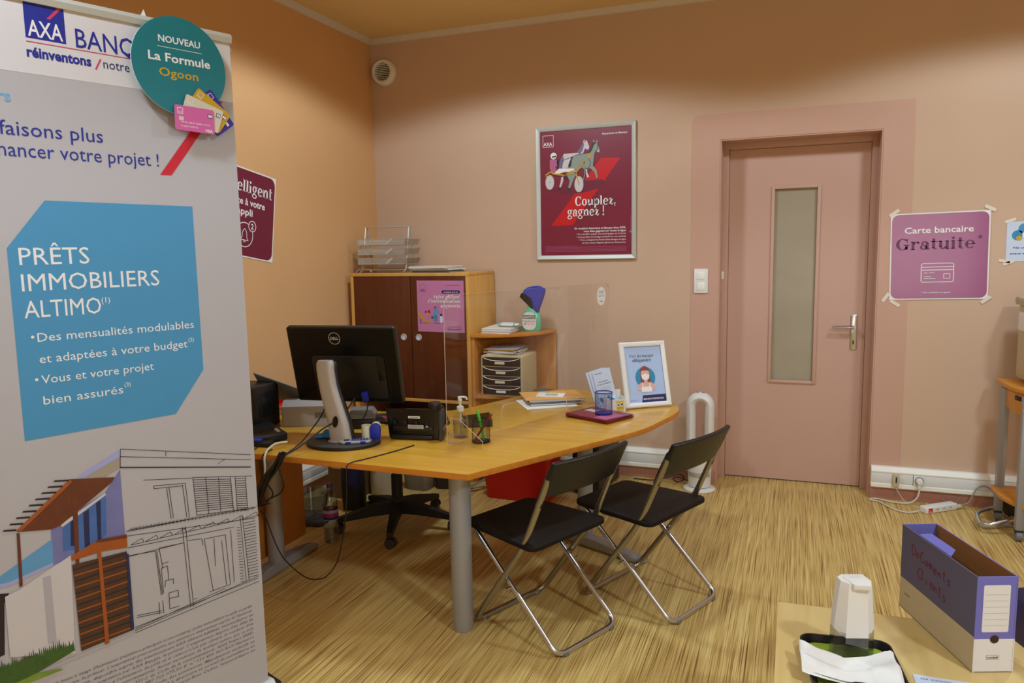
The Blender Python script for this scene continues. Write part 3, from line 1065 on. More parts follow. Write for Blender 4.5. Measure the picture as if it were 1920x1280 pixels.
# small notice at the edge of the picture
t = thing('wall_notice', 'small white notice with blue round pictures at the right edge', 'notice')
t.matrix_world = plane((1.205, YB - .002, 1.552), (1, 0, .01), (0, -1, 0))
m = MB()
m.prism(rrect(-.105, -.112, .105, .112, 0), 0, .0008, 'blue_paper')
for cx, cy, c in ((-.052, .035, 'sign_teal'), (-.022, .072, 'ink_sky'), (.02, .045, 'sign_teal'), (-.045, .018, 'ink_gold')):
    m.disc(cx, cy, .028 if c != 'ink_gold' else .014, c, 5 if c != 'ink_gold' else 6)
m.rect(-.030, .02, .03, .05, 'ink_white', 7, .004)
m.text('Ne utilisez pas', -.07, -.040, .012, 'ink_blue', 5, bold=.01, fit=.14)
m.text('avant et après', -.085, -.072, .012, 'ink_blue', 5, bold=.01, fit=.14)
m.obj('sheet', t)
for x, y, a in ((-.09, .118, .3), (-.11, -.108, -.2), (-.09, -.118, .35)):
    m = MB(Matrix.Translation((x, y, .0012)) @ Matrix.Rotation(a, 4, 'Z'))
    m.box((0, 0, 0), (.055, .016, .0006), 'tape_white')
    m.obj('adhesive_tape', t)

ART_LINES = [
    (-.419,.998,-.014,.892),(-.421,.976,-.015,.875),(-.423,.945,-.016,.852),(-.424,.943,-.016,.849),(-.419,.998,-.424,.943),(-.362,.891,-.215,.861),(-.215,.863,-.013,.819),
    (-.333,.866,-.237,.850),(-.333,.857,-.245,.844),(-.333,.866,-.333,.857),(-.296,.849,-.289,.750),(-.289,.850,-.282,.750),(-.247,.847,-.241,.741),(-.238,.849,-.233,.739),
    (-.213,.861,-.209,.739),(-.090,.835,-.087,.720),(-.074,.831,-.074,.719),(-.038,.823,-.037,.713),(-.172,.852,-.170,.733),(-.130,.843,-.130,.727),(-.290,.963,-.291,.949),
    (-.130,.887,-.103,.897),(-.209,.739,-.010,.708),(-.422,.749,-.210,.730),(-.114,.899,-.103,.897),(-.212,.855,-.089,.827),(-.074,.825,-.037,.817),(-.212,.847,-.088,.820),
    (-.074,.817,-.037,.809),(-.211,.840,-.088,.813),(-.074,.809,-.037,.801),(-.211,.833,-.087,.806),(-.073,.802,-.037,.793),(-.211,.825,-.087,.799),(-.073,.794,-.037,.786),
    (-.211,.818,-.087,.792),(-.073,.786,-.037,.778),(-.210,.810,-.086,.785),(-.073,.779,-.037,.770),(-.210,.803,-.086,.779),(-.073,.771,-.037,.763),(-.210,.796,-.086,.772),
    (-.073,.763,-.037,.755),(-.210,.788,-.085,.765),(-.073,.756,-.037,.747),(-.209,.781,-.085,.758),(-.073,.748,-.037,.739),(-.209,.773,-.084,.751),(-.073,.740,-.037,.731),
    (-.209,.766,-.084,.744),(-.073,.733,-.036,.724),(-.209,.759,-.084,.737),(-.073,.725,-.036,.716),(-.208,.751,-.083,.730),(-.073,.717,-.036,.708),(-.418,.748,-.401,.756),
    (-.407,.747,-.390,.755),(-.396,.746,-.379,.754),(-.386,.745,-.369,.752),(-.375,.743,-.358,.751),(-.364,.742,-.347,.750),(-.353,.741,-.336,.749),(-.342,.740,-.324,.748),
    (-.331,.738,-.313,.747),(-.320,.737,-.302,.745),(-.308,.736,-.290,.744),(-.297,.735,-.279,.743),(-.286,.733,-.267,.742),(-.274,.732,-.256,.740),(-.263,.731,-.244,.739),
    (-.251,.730,-.232,.738),(-.239,.728,-.220,.737),(-.227,.727,-.208,.735),(-.215,.726,-.196,.734),(-.203,.724,-.184,.733),(-.191,.723,-.171,.731),(-.179,.722,-.159,.730),
    (-.166,.720,-.147,.729),(-.154,.719,-.134,.727),(-.141,.718,-.121,.726),(-.129,.716,-.108,.725),(-.116,.715,-.096,.723),(-.103,.713,-.083,.722),(-.090,.712,-.069,.721),
    (-.077,.711,-.056,.719),(-.064,.709,-.043,.718),(-.050,.708,-.029,.716),(-.037,.706,-.016,.715),(-.024,.705,-.002,.713),(-.421,.699,-.088,.664),(-.423,.672,-.256,.663),
    (-.421,.675,-.343,.664),(-.332,.670,-.258,.663),(-.243,.666,-.198,.658),(-.191,.655,-.118,.647),(-.343,.664,-.336,.522),(-.339,.664,-.332,.521),(-.332,.670,-.325,.601),
    (-.257,.714,-.249,.448),(-.247,.714,-.240,.447),(-.065,.693,-.058,.467),(-.057,.693,-.047,.466),(-.198,.657,-.196,.636),(-.191,.655,-.173,.477),(-.120,.648,-.114,.476),
    (-.134,.632,-.127,.478),(-.186,.476,-.114,.475),(-.159,.647,-.160,.554),(-.101,.658,-.100,.477),(-.420,.440,-.011,.469),(-.419,.450,-.014,.462),(-.420,.433,-.012,.450),
    (-.419,.445,-.133,.468),(-.410,.484,-.337,.472),(-.412,.478,-.337,.466),(-.330,.605,-.311,.606),(-.311,.606,-.310,.561),(-.330,.605,-.329,.525),(-.321,.561,-.296,.559),
    (-.296,.559,-.297,.542),(-.321,.561,-.323,.542),(-.313,.519,-.285,.518),(-.285,.518,-.284,.496),(-.312,.501,-.284,.498),(-.313,.519,-.314,.466),(-.344,.501,-.345,.463),
    (-.333,.502,-.333,.461),(-.314,.468,-.284,.466),(-.413,.752,-.010,.709),(-.419,.735,-.012,.673),(-.326,.618,-.306,.618),(-.238,.471,-.228,.470),(-.053,.667,-.013,.664),
    (-.080,.659,-.067,.657),(-.053,.657,-.012,.654),(-.080,.649,-.067,.647),(-.053,.647,-.012,.644),(-.080,.639,-.067,.637),(-.053,.637,-.012,.634),(-.080,.630,-.067,.628),
    (-.053,.627,-.012,.624),(-.080,.620,-.067,.618),(-.052,.617,-.012,.614),(-.080,.610,-.066,.608),(-.052,.607,-.012,.604),(-.080,.600,-.066,.598),(-.052,.597,-.012,.594),
    (-.079,.590,-.066,.588),(-.052,.587,-.012,.584),(-.079,.580,-.066,.578),(-.052,.577,-.012,.574),(-.079,.570,-.066,.568),(-.052,.567,-.012,.564),(-.079,.560,-.066,.558),
    (-.051,.557,-.012,.554),(-.079,.550,-.066,.548),(-.051,.547,-.012,.544),(-.079,.541,-.065,.538),(-.051,.537,-.012,.534),(-.079,.531,-.065,.528),(-.051,.527,-.012,.524),
    (-.078,.521,-.065,.518),(-.051,.517,-.012,.513),(-.078,.511,-.065,.508),(-.051,.507,-.012,.503),(-.078,.501,-.065,.498),(-.051,.497,-.012,.493),(-.078,.491,-.065,.488),
    (-.050,.487,-.012,.483),(-.078,.481,-.065,.478),(-.050,.477,-.012,.473),(-.078,.471,-.064,.468),(-.412,.705,-.379,.716),(-.412,.705,-.374,.702),(-.379,.716,-.374,.702),
    (-.371,.702,-.337,.713),(-.371,.702,-.332,.699),(-.337,.713,-.332,.699),(-.329,.700,-.294,.710),(-.329,.700,-.288,.697),(-.294,.710,-.288,.697),(-.286,.697,-.250,.708),
    (-.286,.697,-.244,.694),(-.250,.708,-.244,.694),(-.241,.694,-.204,.705),(-.241,.694,-.198,.691),(-.204,.705,-.198,.691),(-.196,.691,-.157,.702),(-.196,.691,-.151,.688),
    (-.157,.702,-.151,.688),(-.148,.688,-.109,.699),(-.148,.688,-.102,.685),(-.109,.699,-.102,.685),(-.100,.685,-.059,.696),(-.100,.685,-.052,.681),(-.059,.696,-.052,.681),
    (-.050,.682,-.008,.693),(-.050,.682,-.001,.678),(-.008,.693,-.001,.678),]

# ================================================================== ROLL-UP BANNER
BM = plane((-1.68, 1.966, 0), (.3523, .9359, 0), (.9359, -.3523, 0))
ban = thing('roll_up_banner', 'tall grey roll-up banner with a blue loan panel and a house drawing', 'banner')
ban.matrix_world = BM
BW, BT = .80, 2.215
m = MB()
m.prism([(-BW, .085), (0, .085), (0, BT), (-BW, BT)], -.0006, 0, 'banner_grey')
m.rect(-BW, 2.03, 0, BT, 'banner_white', 1)
# logo
lx0, lx1, ly0, ly1 = -.565, -.470, 2.120, 2.214
m.rect(lx0, ly0, lx1, ly1, 'ink_blue', 2)
m.text('AXA', lx0 + .006, ly0 + .006, .042, 'ink_white', 3, fit=.082, bold=.012)
m.poly([(lx0 + .052, ly0 + .056), (lx0 + .061, ly0 + .056), (lx1, ly1), (lx1 - .010, ly1)], 'ink_red_thin', 3)
m.text('BANQUE', -.446, 2.117, .051, 'ink_blue', 3, bold=.004, fit=.224)
m.line(-.565, 2.111, -.03, 2.111, .0022, 'ink_red_thin', 3)
m.text('réinventons', -.566, 2.073, .026, 'ink_blue', 3, bold=.035, fit=.155)
m.line(-.401, 2.066, -.386, 2.096, .004, 'ink_red_thin', 3)
m.text('notre métier', -.380, 2.073, .026, 'ink_navy', 3, fit=.165)
# headline
m.text('plus simplement, particuliers', -.612, 1.953, .030, 'ink_sky_text', 3, 'RIGHT', .02)
m.text('Nous en faisons plus', -.397, 1.869, .038, 'ink_blue', 3, 'RIGHT', fit=.449)
m.text('pour financer votre projet !', -.247, 1.815, .038, 'ink_blue', 3, 'RIGHT', fit=.535)
m.poly([(-.246, 1.791), (-.212, 1.792), (-.035, 2.029), (-.069, 2.029)], 'ink_red', 3)
# blue panel
m.poly([(-.556, 1.705), (-.653, 1.580), (-.655, 1.070), (-.251, 1.072), (-.155, 1.197), (-.155, 1.702)], 'ink_sky', 2)
for s, y, wd_ in (('PRÊTS', 1.536, .170), ('IMMOBILIERS', 1.467, .357), ('ALTIMO', 1.396, .190)):
    m.text(s, -.628, y, .047, 'ink_white', 3, fit=wd_)
m.text('(1)', -.436, 1.425, .016, 'ink_white', 3)
m.disc(-.614, 1.345, .004, 'ink_white', 3)
m.text('Des mensualités modulables', -.603, 1.331, .024, 'ink_white', 3, fit=.427)
m.text('et adaptées à votre budget', -.603, 1.273, .024, 'ink_white', 3, fit=.403)
m.text('(2)', -.196, 1.290, .012, 'ink_white', 3)
m.disc(-.614, 1.230, .004, 'ink_white', 3)
m.text('Vous et votre projet', -.603, 1.217, .024, 'ink_white', 3, fit=.297)
m.text('bien assurés', -.603, 1.160, .024, 'ink_white', 3, fit=.205)
m.text('(3)', -.393, 1.178, .012, 'ink_white', 3)
# the house: photo side
AW = [('art_wall', 2, [(-.424, .939), (-.425, .740), (-.483, .730), (-.617, .712), (-.617, .772), (-.614, .814), (-.575, .837), (-.47, .88)]),
      ('art_lavender', 3, [(-.419, .998), (-.421, .976), (-.521, .937), (-.539, .944)]),
      ('art_soffit', 3, [(-.421, .974), (-.421, .945), (-.466, .925), (-.517, .937)]),
      ('art_window', 3, [(-.586, .814), (-.468, .876), (-.475, .759), (-.505, .732), (-.59, .742)]),
      ('art_frame', 4, [(-.565, .821), (-.553, .826), (-.559, .749), (-.57, .753)]),
      ('art_frame', 4, [(-.531, .837), (-.516, .844), (-.521, .737), (-.535, .737)]),
      ('art_frame', 4, [(-.496, .856), (-.483, .862), (-.49, .75), (-.5, .744)]),
      ('art_white', 5, [(-.591, .82), (-.47, .88), (-.468, .873), (-.586, .812)]),
      ('art_brown', 6, [(-.558, .942), (-.44, .919), (-.451, .905), (-.591, .818), (-.614, .814), (-.692, .83), (-.695, .833)]),
      ('art_orange', 7, [(-.558, .942), (-.552, .933), (-.686, .829), (-.696, .834)]),
      ('art_brown', 8, [(-.556, .927), (-.541, .923), (-.553, .690), (-.562, .690)]),
      ('art_glass', 3, [(-.76, .715), (-.722, .733), (-.614, .786), (-.616, .716), (-.723, .699), (-.76, .69)]),
      ('art_brown', 7, [(-.695, .828), (-.688, .826), (-.693, .681), (-.701, .679)]),
      ('art_lavender', 4, [(-.8, .706), (-.723, .701), (-.618, .719), (-.617, .712), (-.724, .69), (-.8, .695)]),
      ('art_dark', 3, [(-.8, .691), (-.725, .671), (-.738, .647), (-.749, .508), (-.8, .50)]),
      ('art_white', 9, [(-.736, .665), (-.704, .672), (-.572, .727), (-.584, .44), (-.738, .497)]),
      ('art_pillar', 10, [(-.646, .687), (-.626, .687), (-.627, .49), (-.648, .495)]),
      ('art_shutter', 10, [(-.571, .698), (-.426, .691), (-.423, .446), (-.568, .44)]),
      ('art_orange', 12, [(-.573, .723), (-.504, .748), (-.422, .743), (-.423, .702), (-.491, .712), (-.57, .71)]),
      ('art_brown', 13, [(-.504, .75), (-.422, .741), (-.422, .731), (-.505, .741)]),
      ('art_orange', 14, [(-.504, .743), (-.495, .74), (-.494, .434), (-.505, .433)]),
      ('art_frame', 13, [(-.429, .683), (-.421, .682), (-.423, .451), (-.433, .448)]),
      ('art_pillar', 4, [(-.679, .429), (-.42, .438), (-.418, .43), (-.678, .418)]),
      ('art_lime', 11, [(-.8, .445), (-.724, .435), (-.624, .413), (-.617, .407), (-.706, .407), (-.8, .419)])]
for c, n, p in AW:
    m.poly(p, c, n)
for k in range(9):
    t = k / 8
    x, y = -.595 - .128 * t, .948 - .103 * t
    m.poly([(x, y), (x + .036 - .007 * t, y - .006), (x + .034 - .007 * t, y - .011), (x - .003, y - .004)], 'art_dark', 9)
for k in range(14):       # planks of the shutter
    y = .455 + .0175 * k
    m.line(-.569, y, -.425, y + .002 * (k % 3), .004, 'art_dark' if k % 2 else 'art_orange', 11)
g = [(-.80, .440)]
for k in range(44):       # grass
    x = -.80 + .0049 * k
    g += [(x, .466 + .012 * random.random()), (x + .0024, .480 + .022 * random.random() - .02 * max(0, k - 36) / 8)]
g += [(-.584, .450), (-.671, .428), (-.726, .421)]
m.poly(g, 'art_green', 12)
# the house: drawn side
for x0, y0, x1, y1 in ART_LINES:
    m.line(x0, y0, x1, y1, .0016, 'ink_black', 5)
# small print
SMALL = ['(1) L\'acquisition de biens à usage d\'habitation (résidence principale et secondaire), prêts immobiliers locatifs ou prêts',
         'consentis par AXA Banque, le prêteur. L\'emprunteur peut souscrire une assurance emprunteur auprès de l\'assureur',
         'par AXA Banque, disponible auprès des interlocuteurs AXA dûment habilités, intermédiaires en',
         'sous réserve d\'acceptation par AXA Banque, le prêteur. L\'emprunteur dispose d\'un délai de',
         'est subordonnée à l\'obtention du prêt et si celui-ci n\'est pas obtenu, le vendeur doit',
         'du Code de la consommation). Aucun versement, de quelque nature que ce soit,',
         'd\'argent (art. L. 321-2 du Code de la consommation). AXA France IARD,',
         'S.A. capital de 487 725 073,50 €, n° 310 499 959 RCS Nanterre',
         'régies par le Code des assurances. Mandataires exclusifs en',
         'AXA Banque S.A à directoire et conseil de surveillance au',
         '92138 Fontenay-sous-Bois Cedex. Intermédiaire en']
for k, (s, wd_) in enumerate(zip(SMALL, (.70, .70, .62, .60, .57, .53, .50, .47, .43, .41, .385))):
    m.text(s, -.042, .370 - .0158 * k, .0092, 'ink_grey', 3, 'RIGHT', .004, fit=wd_, shear=.2, res=1)
m.obj('banner_sheet', ban)
m = MB()
m.prism([(-.014, BT - .004), (.010, BT - .004), (.013, BT + .012), (.006, BT + .024), (-.010, BT + .024), (-.014, BT + .016)][::-1], -BW - .004, .004, 'alu', axis='X')
# prism along X uses (y, z): turn it so that y is the sheet normal
m2 = MB()
pr = [(BT - .006, .006), (BT - .006, -.008), (BT + .010, -.012), (BT + .022, -.007), (BT + .022, .004), (BT + .010, .010)]
m.bm.free()
m2.prism(pr, -BW - .004, .004, 'alu', axis='X')
m2.obj('top_rail', ban)
m = MB()
m.prism([(.010, -.055), (.060, -.060), (.084, -.035), (.088, .012), (.070, .040), (.010, .050)], -BW - .015, .015, 'alu', axis='X')
m.box((.020, .048, -.004), (.012, .082, .10), 'black_plastic', b=.006)
m.box((-BW - .020, .048, -.004), (.012, .082, .10), 'black_plastic', b=.006)
m.obj('base_cassette', ban)
m = MB()
m.cyl((-BW / 2, .06, -.02), (-BW / 2, BT, -.010), .009, 'alu', 12)
m.obj('support_pole', ban)
for x in (-.68, -.12):
    m = MB()
    m.box((x, .0055, 0), (.05, .010, .34), 'alu', b=.003)
    m.obj('foot', ban)

# round cardboard sign hung on the banner
CS = thing('round_sign', 'round teal sign with gold lettering on the top of the banner', 'sign')
CS.matrix_world = BM @ Matrix.Translation((-.176, 2.106, .030))
m = MB()
m.prism([(.140 * math.cos(2 * math.pi * k / 64), .140 * math.sin(2 * math.pi * k / 64)) for k in range(64)], -.004, 0, 'ink_teal', 'white_paper')
m.text('NOUVEAU', .002, .062, .019, 'ink_white', 1, 'CENTER', .02, fit=.124)
m.line(-.064, .048, .068, .048, .0014, 'ink_white', 1)
m.text('La Formule', 0, .008, .0245, 'ink_white', 1, 'CENTER', .02, fit=.184)
m.text('Ogoon', -.006, -.034, .0245, 'ink_gold', 1, 'CENTER', .012, fit=.116)
m.obj('disc', CS)


def card(name, x, y, a, c, n, front=False):
    m = MB(Matrix.Translation((x, y, .004 + .0022 * n)) @ Matrix.Rotation(a, 4, 'Z'))
    w, h = .060, .036
    m.prism(rrect(-w, -h, w, h, .006), -.0015, 0, c)
    m.path([(-w + .008, h - .008), (-w + .008, h - .024), (-w + .024, h - .024), (-w + .024, h - .008), (-w + .008, h - .008)], .0014, 'ink_white', 1)
    m.text('AXA', -w + .010, h - .022, .006, 'ink_white', 1, fit=.012)
    m.rect(w - .020, h - .026, w - .006, h - .014, 'ink_navy', 1)
    m.rect(w - .018, h - .024, w - .013, h - .016, 'ink_white', 2)
    m.rect(w - .012, h - .024, w - .007, h - .016, 'ink_white', 2)
    if front:
        m.rect(-w + .012, h - .044, -w + .026, h - .032, 'card_white', 1, .002)
        m.text('4970 4047 8484 7970', -w + .018, -.014, .005, 'ink_white', 1, fit=.088)
        m.text('M. JEAN MARTIN', -w + .018, -.025, .005, 'ink_white', 1, fit=.05)
        m.text('VISA', w - .006, -h + .004, .008, 'ink_white', 1, 'RIGHT', .03)
    m.obj(name, CS)


card('card_picture', 0.093, -0.122, -.95, 'card_violet', 0)
card('card_picture', 0.076, -0.118, -.62, 'card_gold', 1)
card('card_picture', 0.054, -0.130, -.32, 'card_white', 2)
card('card_picture', 0.028, -0.150, -.03, 'card_pink', 3, True)

# pale card behind the banner, two of its corners showing
m = MB()
m.prism([(-.250, 2.262), (-.292, 2.18), (-.12, 2.02), (-.004, 2.160), (.019, 2.200), (-.006, 2.199), (-.236, 2.215)], -.020, -.0185, 'white_paper')
tag(one(m, 'paper_card', 'white card behind the banner top with its points showing', 'card', M=BM))

# ================================================================== CABINET IN THE CORNER
CX0, CX1, CY0, CY1, CZ = -2.913, -2.010, 4.485, 4.938, 1.413
cab = thing('cabinet', 'tall office cabinet with dark brown doors and light oak sides', 'cabinet', (CX0, CY0, 0))
w, d = CX1 - CX0, CY1 - CY0
m = MB()
m.box((w / 2, d / 2, CZ - .011), (w, d, .022), 'cabinet_oak', b=.002)
m.obj('top_board', cab)
for x in (.0115, w - .0115):
    m = MB()
    m.box((x, d / 2, (CZ - .022) / 2), (.023, d, CZ - .023), 'cabinet_oak', b=.0015)
    m.obj('side_board', cab)
m = MB()
m.box((w / 2, d - .005, .70), (w - .047, .008, 1.37), 'cabinet_brown')
m.obj('back_board', cab)
for z, n in ((.543, 'shelf_board'), (.05, 'bottom_board')):
    m = MB()
    m.box((w / 2, d / 2 - .004, z), (w - .047, d - .012, .022), 'cabinet_oak', b=.001)
    m.obj(n, cab)
xm = -2.444 - CX0
for x0, x1, hx in ((.025, xm - .002, -2.506 - CX0), (xm + .003, w - .025, -2.391 - CX0)):
    m = MB()
    m.box(((x0 + x1) / 2, .012, .972), (x1 - x0, .020, .832), 'cabinet_brown', b=.001)
    dr = m.obj('door', cab)
    m = MB()
    c = Matrix.Translation((hx, .002, .977)) @ Matrix.Rotation(math.pi / 2, 4, 'X')
    m.T = c
    m.lathe([(.0165, .000), (.0165, .005), (.021, .005), (.0235, .002), (.0235, 0)], 'silver_plastic', (0, 0, 0), 28)
    m.lathe([(0, .001), (.0165, .001)], 'blue_paper', (0, 0, 0), 28)
    m.obj('finger_pull', dr)
# binders low in the open bay
for x0, wd_, h, c, lb in ((.05, .07, .30, 'dark_grey', 'dark grey binder at the left end of the low cabinet bay'), (.13, .07, .31, 'burgundy_matte', 'dark red binder in the low cabinet bay'),
                          (.21, .08, .30, 'navy_cloth', 'navy binder in the low cabinet bay'), (.60, .07, .29, 'sign_teal', 'teal binder in the low cabinet bay'), (.68, .06, .30, 'dark_grey', 'dark grey binder at the right of the low cabinet bay')):
    t = MB()
    t.box((x0 + wd_ / 2, .21, h / 2), (wd_, .26, h), c, b=.002)
    t.box((x0 + wd_ / 2, .0792, h * .62), (wd_ * .6, .002, h * .35), 'white_paper')
    tag(one(t, 'ring_binder', lb, 'binder', (CX0, CY0, .0615), group='binders in the low bay of the cabinet'))

# pink print on the right door
t = MB()
w2, h2 = .1735, .171
t.prism([(-w2, -h2), (w2, -h2 - .004), (w2, h2), (-w2, h2 + .002)], 0, .0008, 'pink_print')
t.path([(-.15, .148), (-.15, .098), (-.108, .098), (-.108, .148), (-.15, .148)], .0012, 'ink_plum', 5)
t.text('AXA', -.146, .102, .017, 'ink_navy', 5, fit=.032)
t.text('Assurance et Banque', .148, .138, .007, 'ink_navy', 5, 'RIGHT', fit=.105)
t.rect(.012, .086, .146, .107, 'ink_navy', 5, .010)
t.text('Accidents de la vie', .079, .092, .009, 'ink_white', 6, 'CENTER', .01, fit=.108)
for s, y, f in (('Votre plafond', .052, .20), ("d'indemnisation", .023, .242), ('augmente', -.008, .148)):
    t.text(s, .149, y, .026, 'ink_white', 5, 'RIGHT', fit=f, serif=True)
t.poly([(-.172, -.044), (-.160, -.044), (-.106, -.096), (-.072, -.098), (-.070, -.110), (-.112, -.110), (-.172, -.060)], 'sulky_gold', 5)
t.line(-.150, -.088, -.150, -.112, .006, 'ink_navy', 5)
t.line(-.160, -.112, -.090, -.114, .0016, 'ink_plum', 5)
t.disc(-.110, -.038, .008, 'poster_red', 5); t.disc(-.086, -.036, .011, 'poster_red', 5); t.rect(-.102, -.068, -.090, -.042, 'sulky_gold', 6)
t.disc(-.038, -.008, .008, 'hair_brown', 6)
t.poly([(-.052, -.018), (-.026, -.014), (-.008, -.044), (-.012, -.048), (-.028, -.030), (-.026, -.060), (-.052, -.060)], 'art_glass', 5)
t.poly([(-.050, -.060), (-.026, -.060), (-.030, -.105), (-.036, -.105), (-.038, -.070), (-.040, -.105), (-.046, -.105)], 'sign_teal', 5)
t.disc(-.062, -.075, .010, 'green_cloth', 4)
t.disc(.004, -.056, .008, 'art_dark', 6)
t.poly([(-.006, -.066), (.014, -.066), (.018, -.092), (.010, -.112), (-.002, -.112), (-.008, -.090)], 'blue_paper', 5)
t.line(-.052, -.112, .020, -.114, .002, 'ink_plum', 6)
t.text('LA GARANTIE', .148, -.142, .011, 'ink_plum', 5, 'RIGHT', fit=.098)
t.text('DES ACCIDENTS', .148, -.158, .011, 'ink_navy', 5, 'RIGHT', .02, fit=.098)
tag(one(t, 'wall_notice', 'pink printed notice stuck on the right cabinet door', 'notice', M=plane((-2.2195, 4.485 - .0012 + .002, 1.190), (1, 0, 0), (0, -1, 0))))

# letter tray stack on the cabinet
LT = thing('letter_tray_rack', 'wire rack of three mesh letter trays on the tall cabinet', 'letter rack', (-2.700, 4.66, CZ), math.radians(5))
for x in (-.165, .165):
    m = MB()
    m.tube(fillet([(x - .02, -.085, .004), (x, -.085, .020), (x, -.012, .318), (x, .012, .318), (x, .085, .020), (x + .02, .085, .004)], .012), .0052, 'silver_wire', 8)
    if x < 0:
        m.tube(catmull([(x - .05, -.09, .004), (x - .02, -.09, .026), (x + .05, -.09, .026), (x + .07, -.09, .006)]), .004, 'silver_wire', 8)
    m.obj('side_frame', LT)
m = MB()
m.cyl((-.165, 0, .318), (.165, 0, .318), .0048, 'silver_wire', 8)
m.obj('handle_bar', LT)
for y in (-.085, .085):
    m = MB()
    m.cyl((-.165, y, .022), (.165, y, .022), .0042, 'silver_wire', 8)
    m.obj('cross_bar', LT)
for k, z in enumerate((.062, .128, .194)):
    m = MB()
    X0, X1, Y0, Y1, hh = -.180, .170, -.12, .12, .040
    for yy in (Y0, Y1):
        m.tube([(X0, yy, z + hh), (X1 + .02, yy, z + hh)], .0026, 'silver_wire', 6)
        m.tube([(X0, yy, z), (X1, yy, z)], .0026, 'silver_wire', 6)
        for q in range(60):
            xx = X0 + (X1 - X0) * q / 59
            m.tube([(xx, yy, z), (xx + .02 * (xx > .06), yy, z + hh)], .0009, 'silver_wire', 3, cap=False)
        for q in range(1, 7):
            m.tube([(X0, yy, z + hh * q / 7), (X1 + .01, yy, z + hh * q / 7)], .0007, 'silver_wire', 3, cap=False)
    for xx in (X0, X1):
        m.tube([(xx, Y0, z), (xx, Y1, z)], .0026, 'silver_wire', 6)
        m.tube([(xx + .02 * (xx > 0), Y0, z + hh), (xx + .02 * (xx > 0), Y1, z + hh)], .0026, 'silver_wire', 6)
        for q in range(40):
            yy = Y0 + (Y1 - Y0) * q / 39
            m.tube([(xx, yy, z), (xx + .02 * (xx > 0), yy, z + hh)], .0009, 'silver_wire', 3, cap=False)
    for q in range(40):
        yy = Y0 + (Y1 - Y0) * q / 39
        m.tube([(X0, yy, z), (X1, yy, z)], .0008, 'silver_wire', 3, cap=False)
    for q in range(60):
        xx = X0 + (X1 - X0) * q / 59
        m.tube([(xx, Y0, z), (xx, Y1, z)], .0008, 'silver_wire', 3, cap=False)
    m.tube([(.035, Y0 - .004, z + .002), (.085, Y0 - .004, z + hh)], .004, 'alu', 6, flat=(.006, .0015, (1, 0, 0)))
    m.obj('mesh_tray', LT)


def sheets(name, label, cat, loc, rz, w, d, cols, th=.0006, jitter=.006, rot=.03, group=None, curl=0):
    """a pile of papers or folders, one mesh"""
    m = MB()
    z = 0
    for k, c in enumerate(cols):
        t = th if not isinstance(th, (list, tuple)) else th[k]
        X = Matrix.Translation((random.uniform(-jitter, jitter), random.uniform(-jitter, jitter), z + t / 2)) @ Matrix.Rotation(random.uniform(-rot, rot), 4, 'Z')
        m.T = X
        m.box((0, 0, 0), (w, d, t), c)
        z += t + .0001
    return tag(one(m, name, label, cat, loc, rz, group))


sheets('paper_sheets', 'white sheets lying in the middle letter tray', 'papers', (-2.735, 4.65, CZ + .1312), math.radians(6), .24, .19, ['white_paper'] * 5, .0012, .012, .06)
sheets('paper_sheets', 'few papers lying in the lowest letter tray', 'papers', (-2.72, 4.66, CZ + .0652), math.radians(5), .26, .19, ['white_paper', 'cream_paper'], .0016, .01, .04)
sheets('folder_pile', 'flat pile of pale folders on the tall cabinet beside the letter trays', 'folders', (-2.30, 4.62, CZ + .0003), math.radians(-4), .29, .22, ['grey_paper', 'green_cloth', 'cream_paper', 'white_paper', 'grey_paper', 'blue_paper', 'cream_paper'], .0062, .016, .08)

# ================================================================== QUARTER-ROUND SHELF UNIT
SX0, SX1, SY0, SY1, SZ = -2.007, -1.553, 4.487, 4.938, 1.005
sh = thing('corner_shelf', 'low end shelf with a rounded front beside the tall cabinet', 'shelf', (SX0, SY0, 0))
w, d = SX1 - SX0, SY1 - SY0


def quarter(x0, y1, rx, ry, n=22):
    p = [(x0, y1)]
    p += [(x0 + rx * math.sin(math.radians(a)), y1 - ry * math.cos(math.radians(a))) for a in [90 * k / n for k in range(n + 1)]]
    return p


m = MB()
m.prism(quarter(0, d, w, d), SZ - .020, SZ, 'beech_edge', b=.001)
m.obj('top_board', sh)
for z in (.576, .11):
    m = MB()
    m.prism(quarter(.022, d - .020, w - .042, d - .022), z, z + .020, 'shelf_oak', b=.001)
    m.obj('shelf_board', sh)
m = MB()
m.box((.011, d / 2 + .004, (SZ - .021) / 2), (.022, d - .012, SZ - .021), 'shelf_oak', b=.001)
m.obj('side_board', sh)
m = MB()
m.box((w / 2 + .011, d - .010, (SZ - .021) / 2), (w - .023, .020, SZ - .021), 'shelf_oak', b=.001)
m.obj('back_board', sh)

# things on its top
sheets('paper_pile', 'thick pile of white paper on top of the rounded shelf', 'paper', (-1.862, 4.702, SZ + .0003), math.radians(4), .20, .28, ['white_paper'] * 13, .0026, .005, .03)
m = MB()
m.grid(lambda u, v: ((u - .5) * .165, math.sin(2 * math.pi * v) * .036 * (1 - abs(2 * u - 1) ** 5 * .6), .016 + math.cos(2 * math.pi * v) * .015 * (1 - abs(2 * u - 1) ** 5 * .85)), 18, 16, 'white_plastic')
wp = thing('wipes_packet', 'white packet of wet wipes on the paper pile', 'packet', (-1.812, 4.69, SZ + .0353), math.radians(-7))
m.obj('packet', wp)
m = MB()
m.T = Matrix.Translation((0, 0, .0325))
m.rect(-.066, -.016, -.05, .016, 'sign_teal')
for k in range(6):
    m.disc(-.034 + .017 * k, .002 - .006 * (k % 2), .005, 'teal_bottle' if k % 2 else 'sign_teal')
m.T = Matrix()
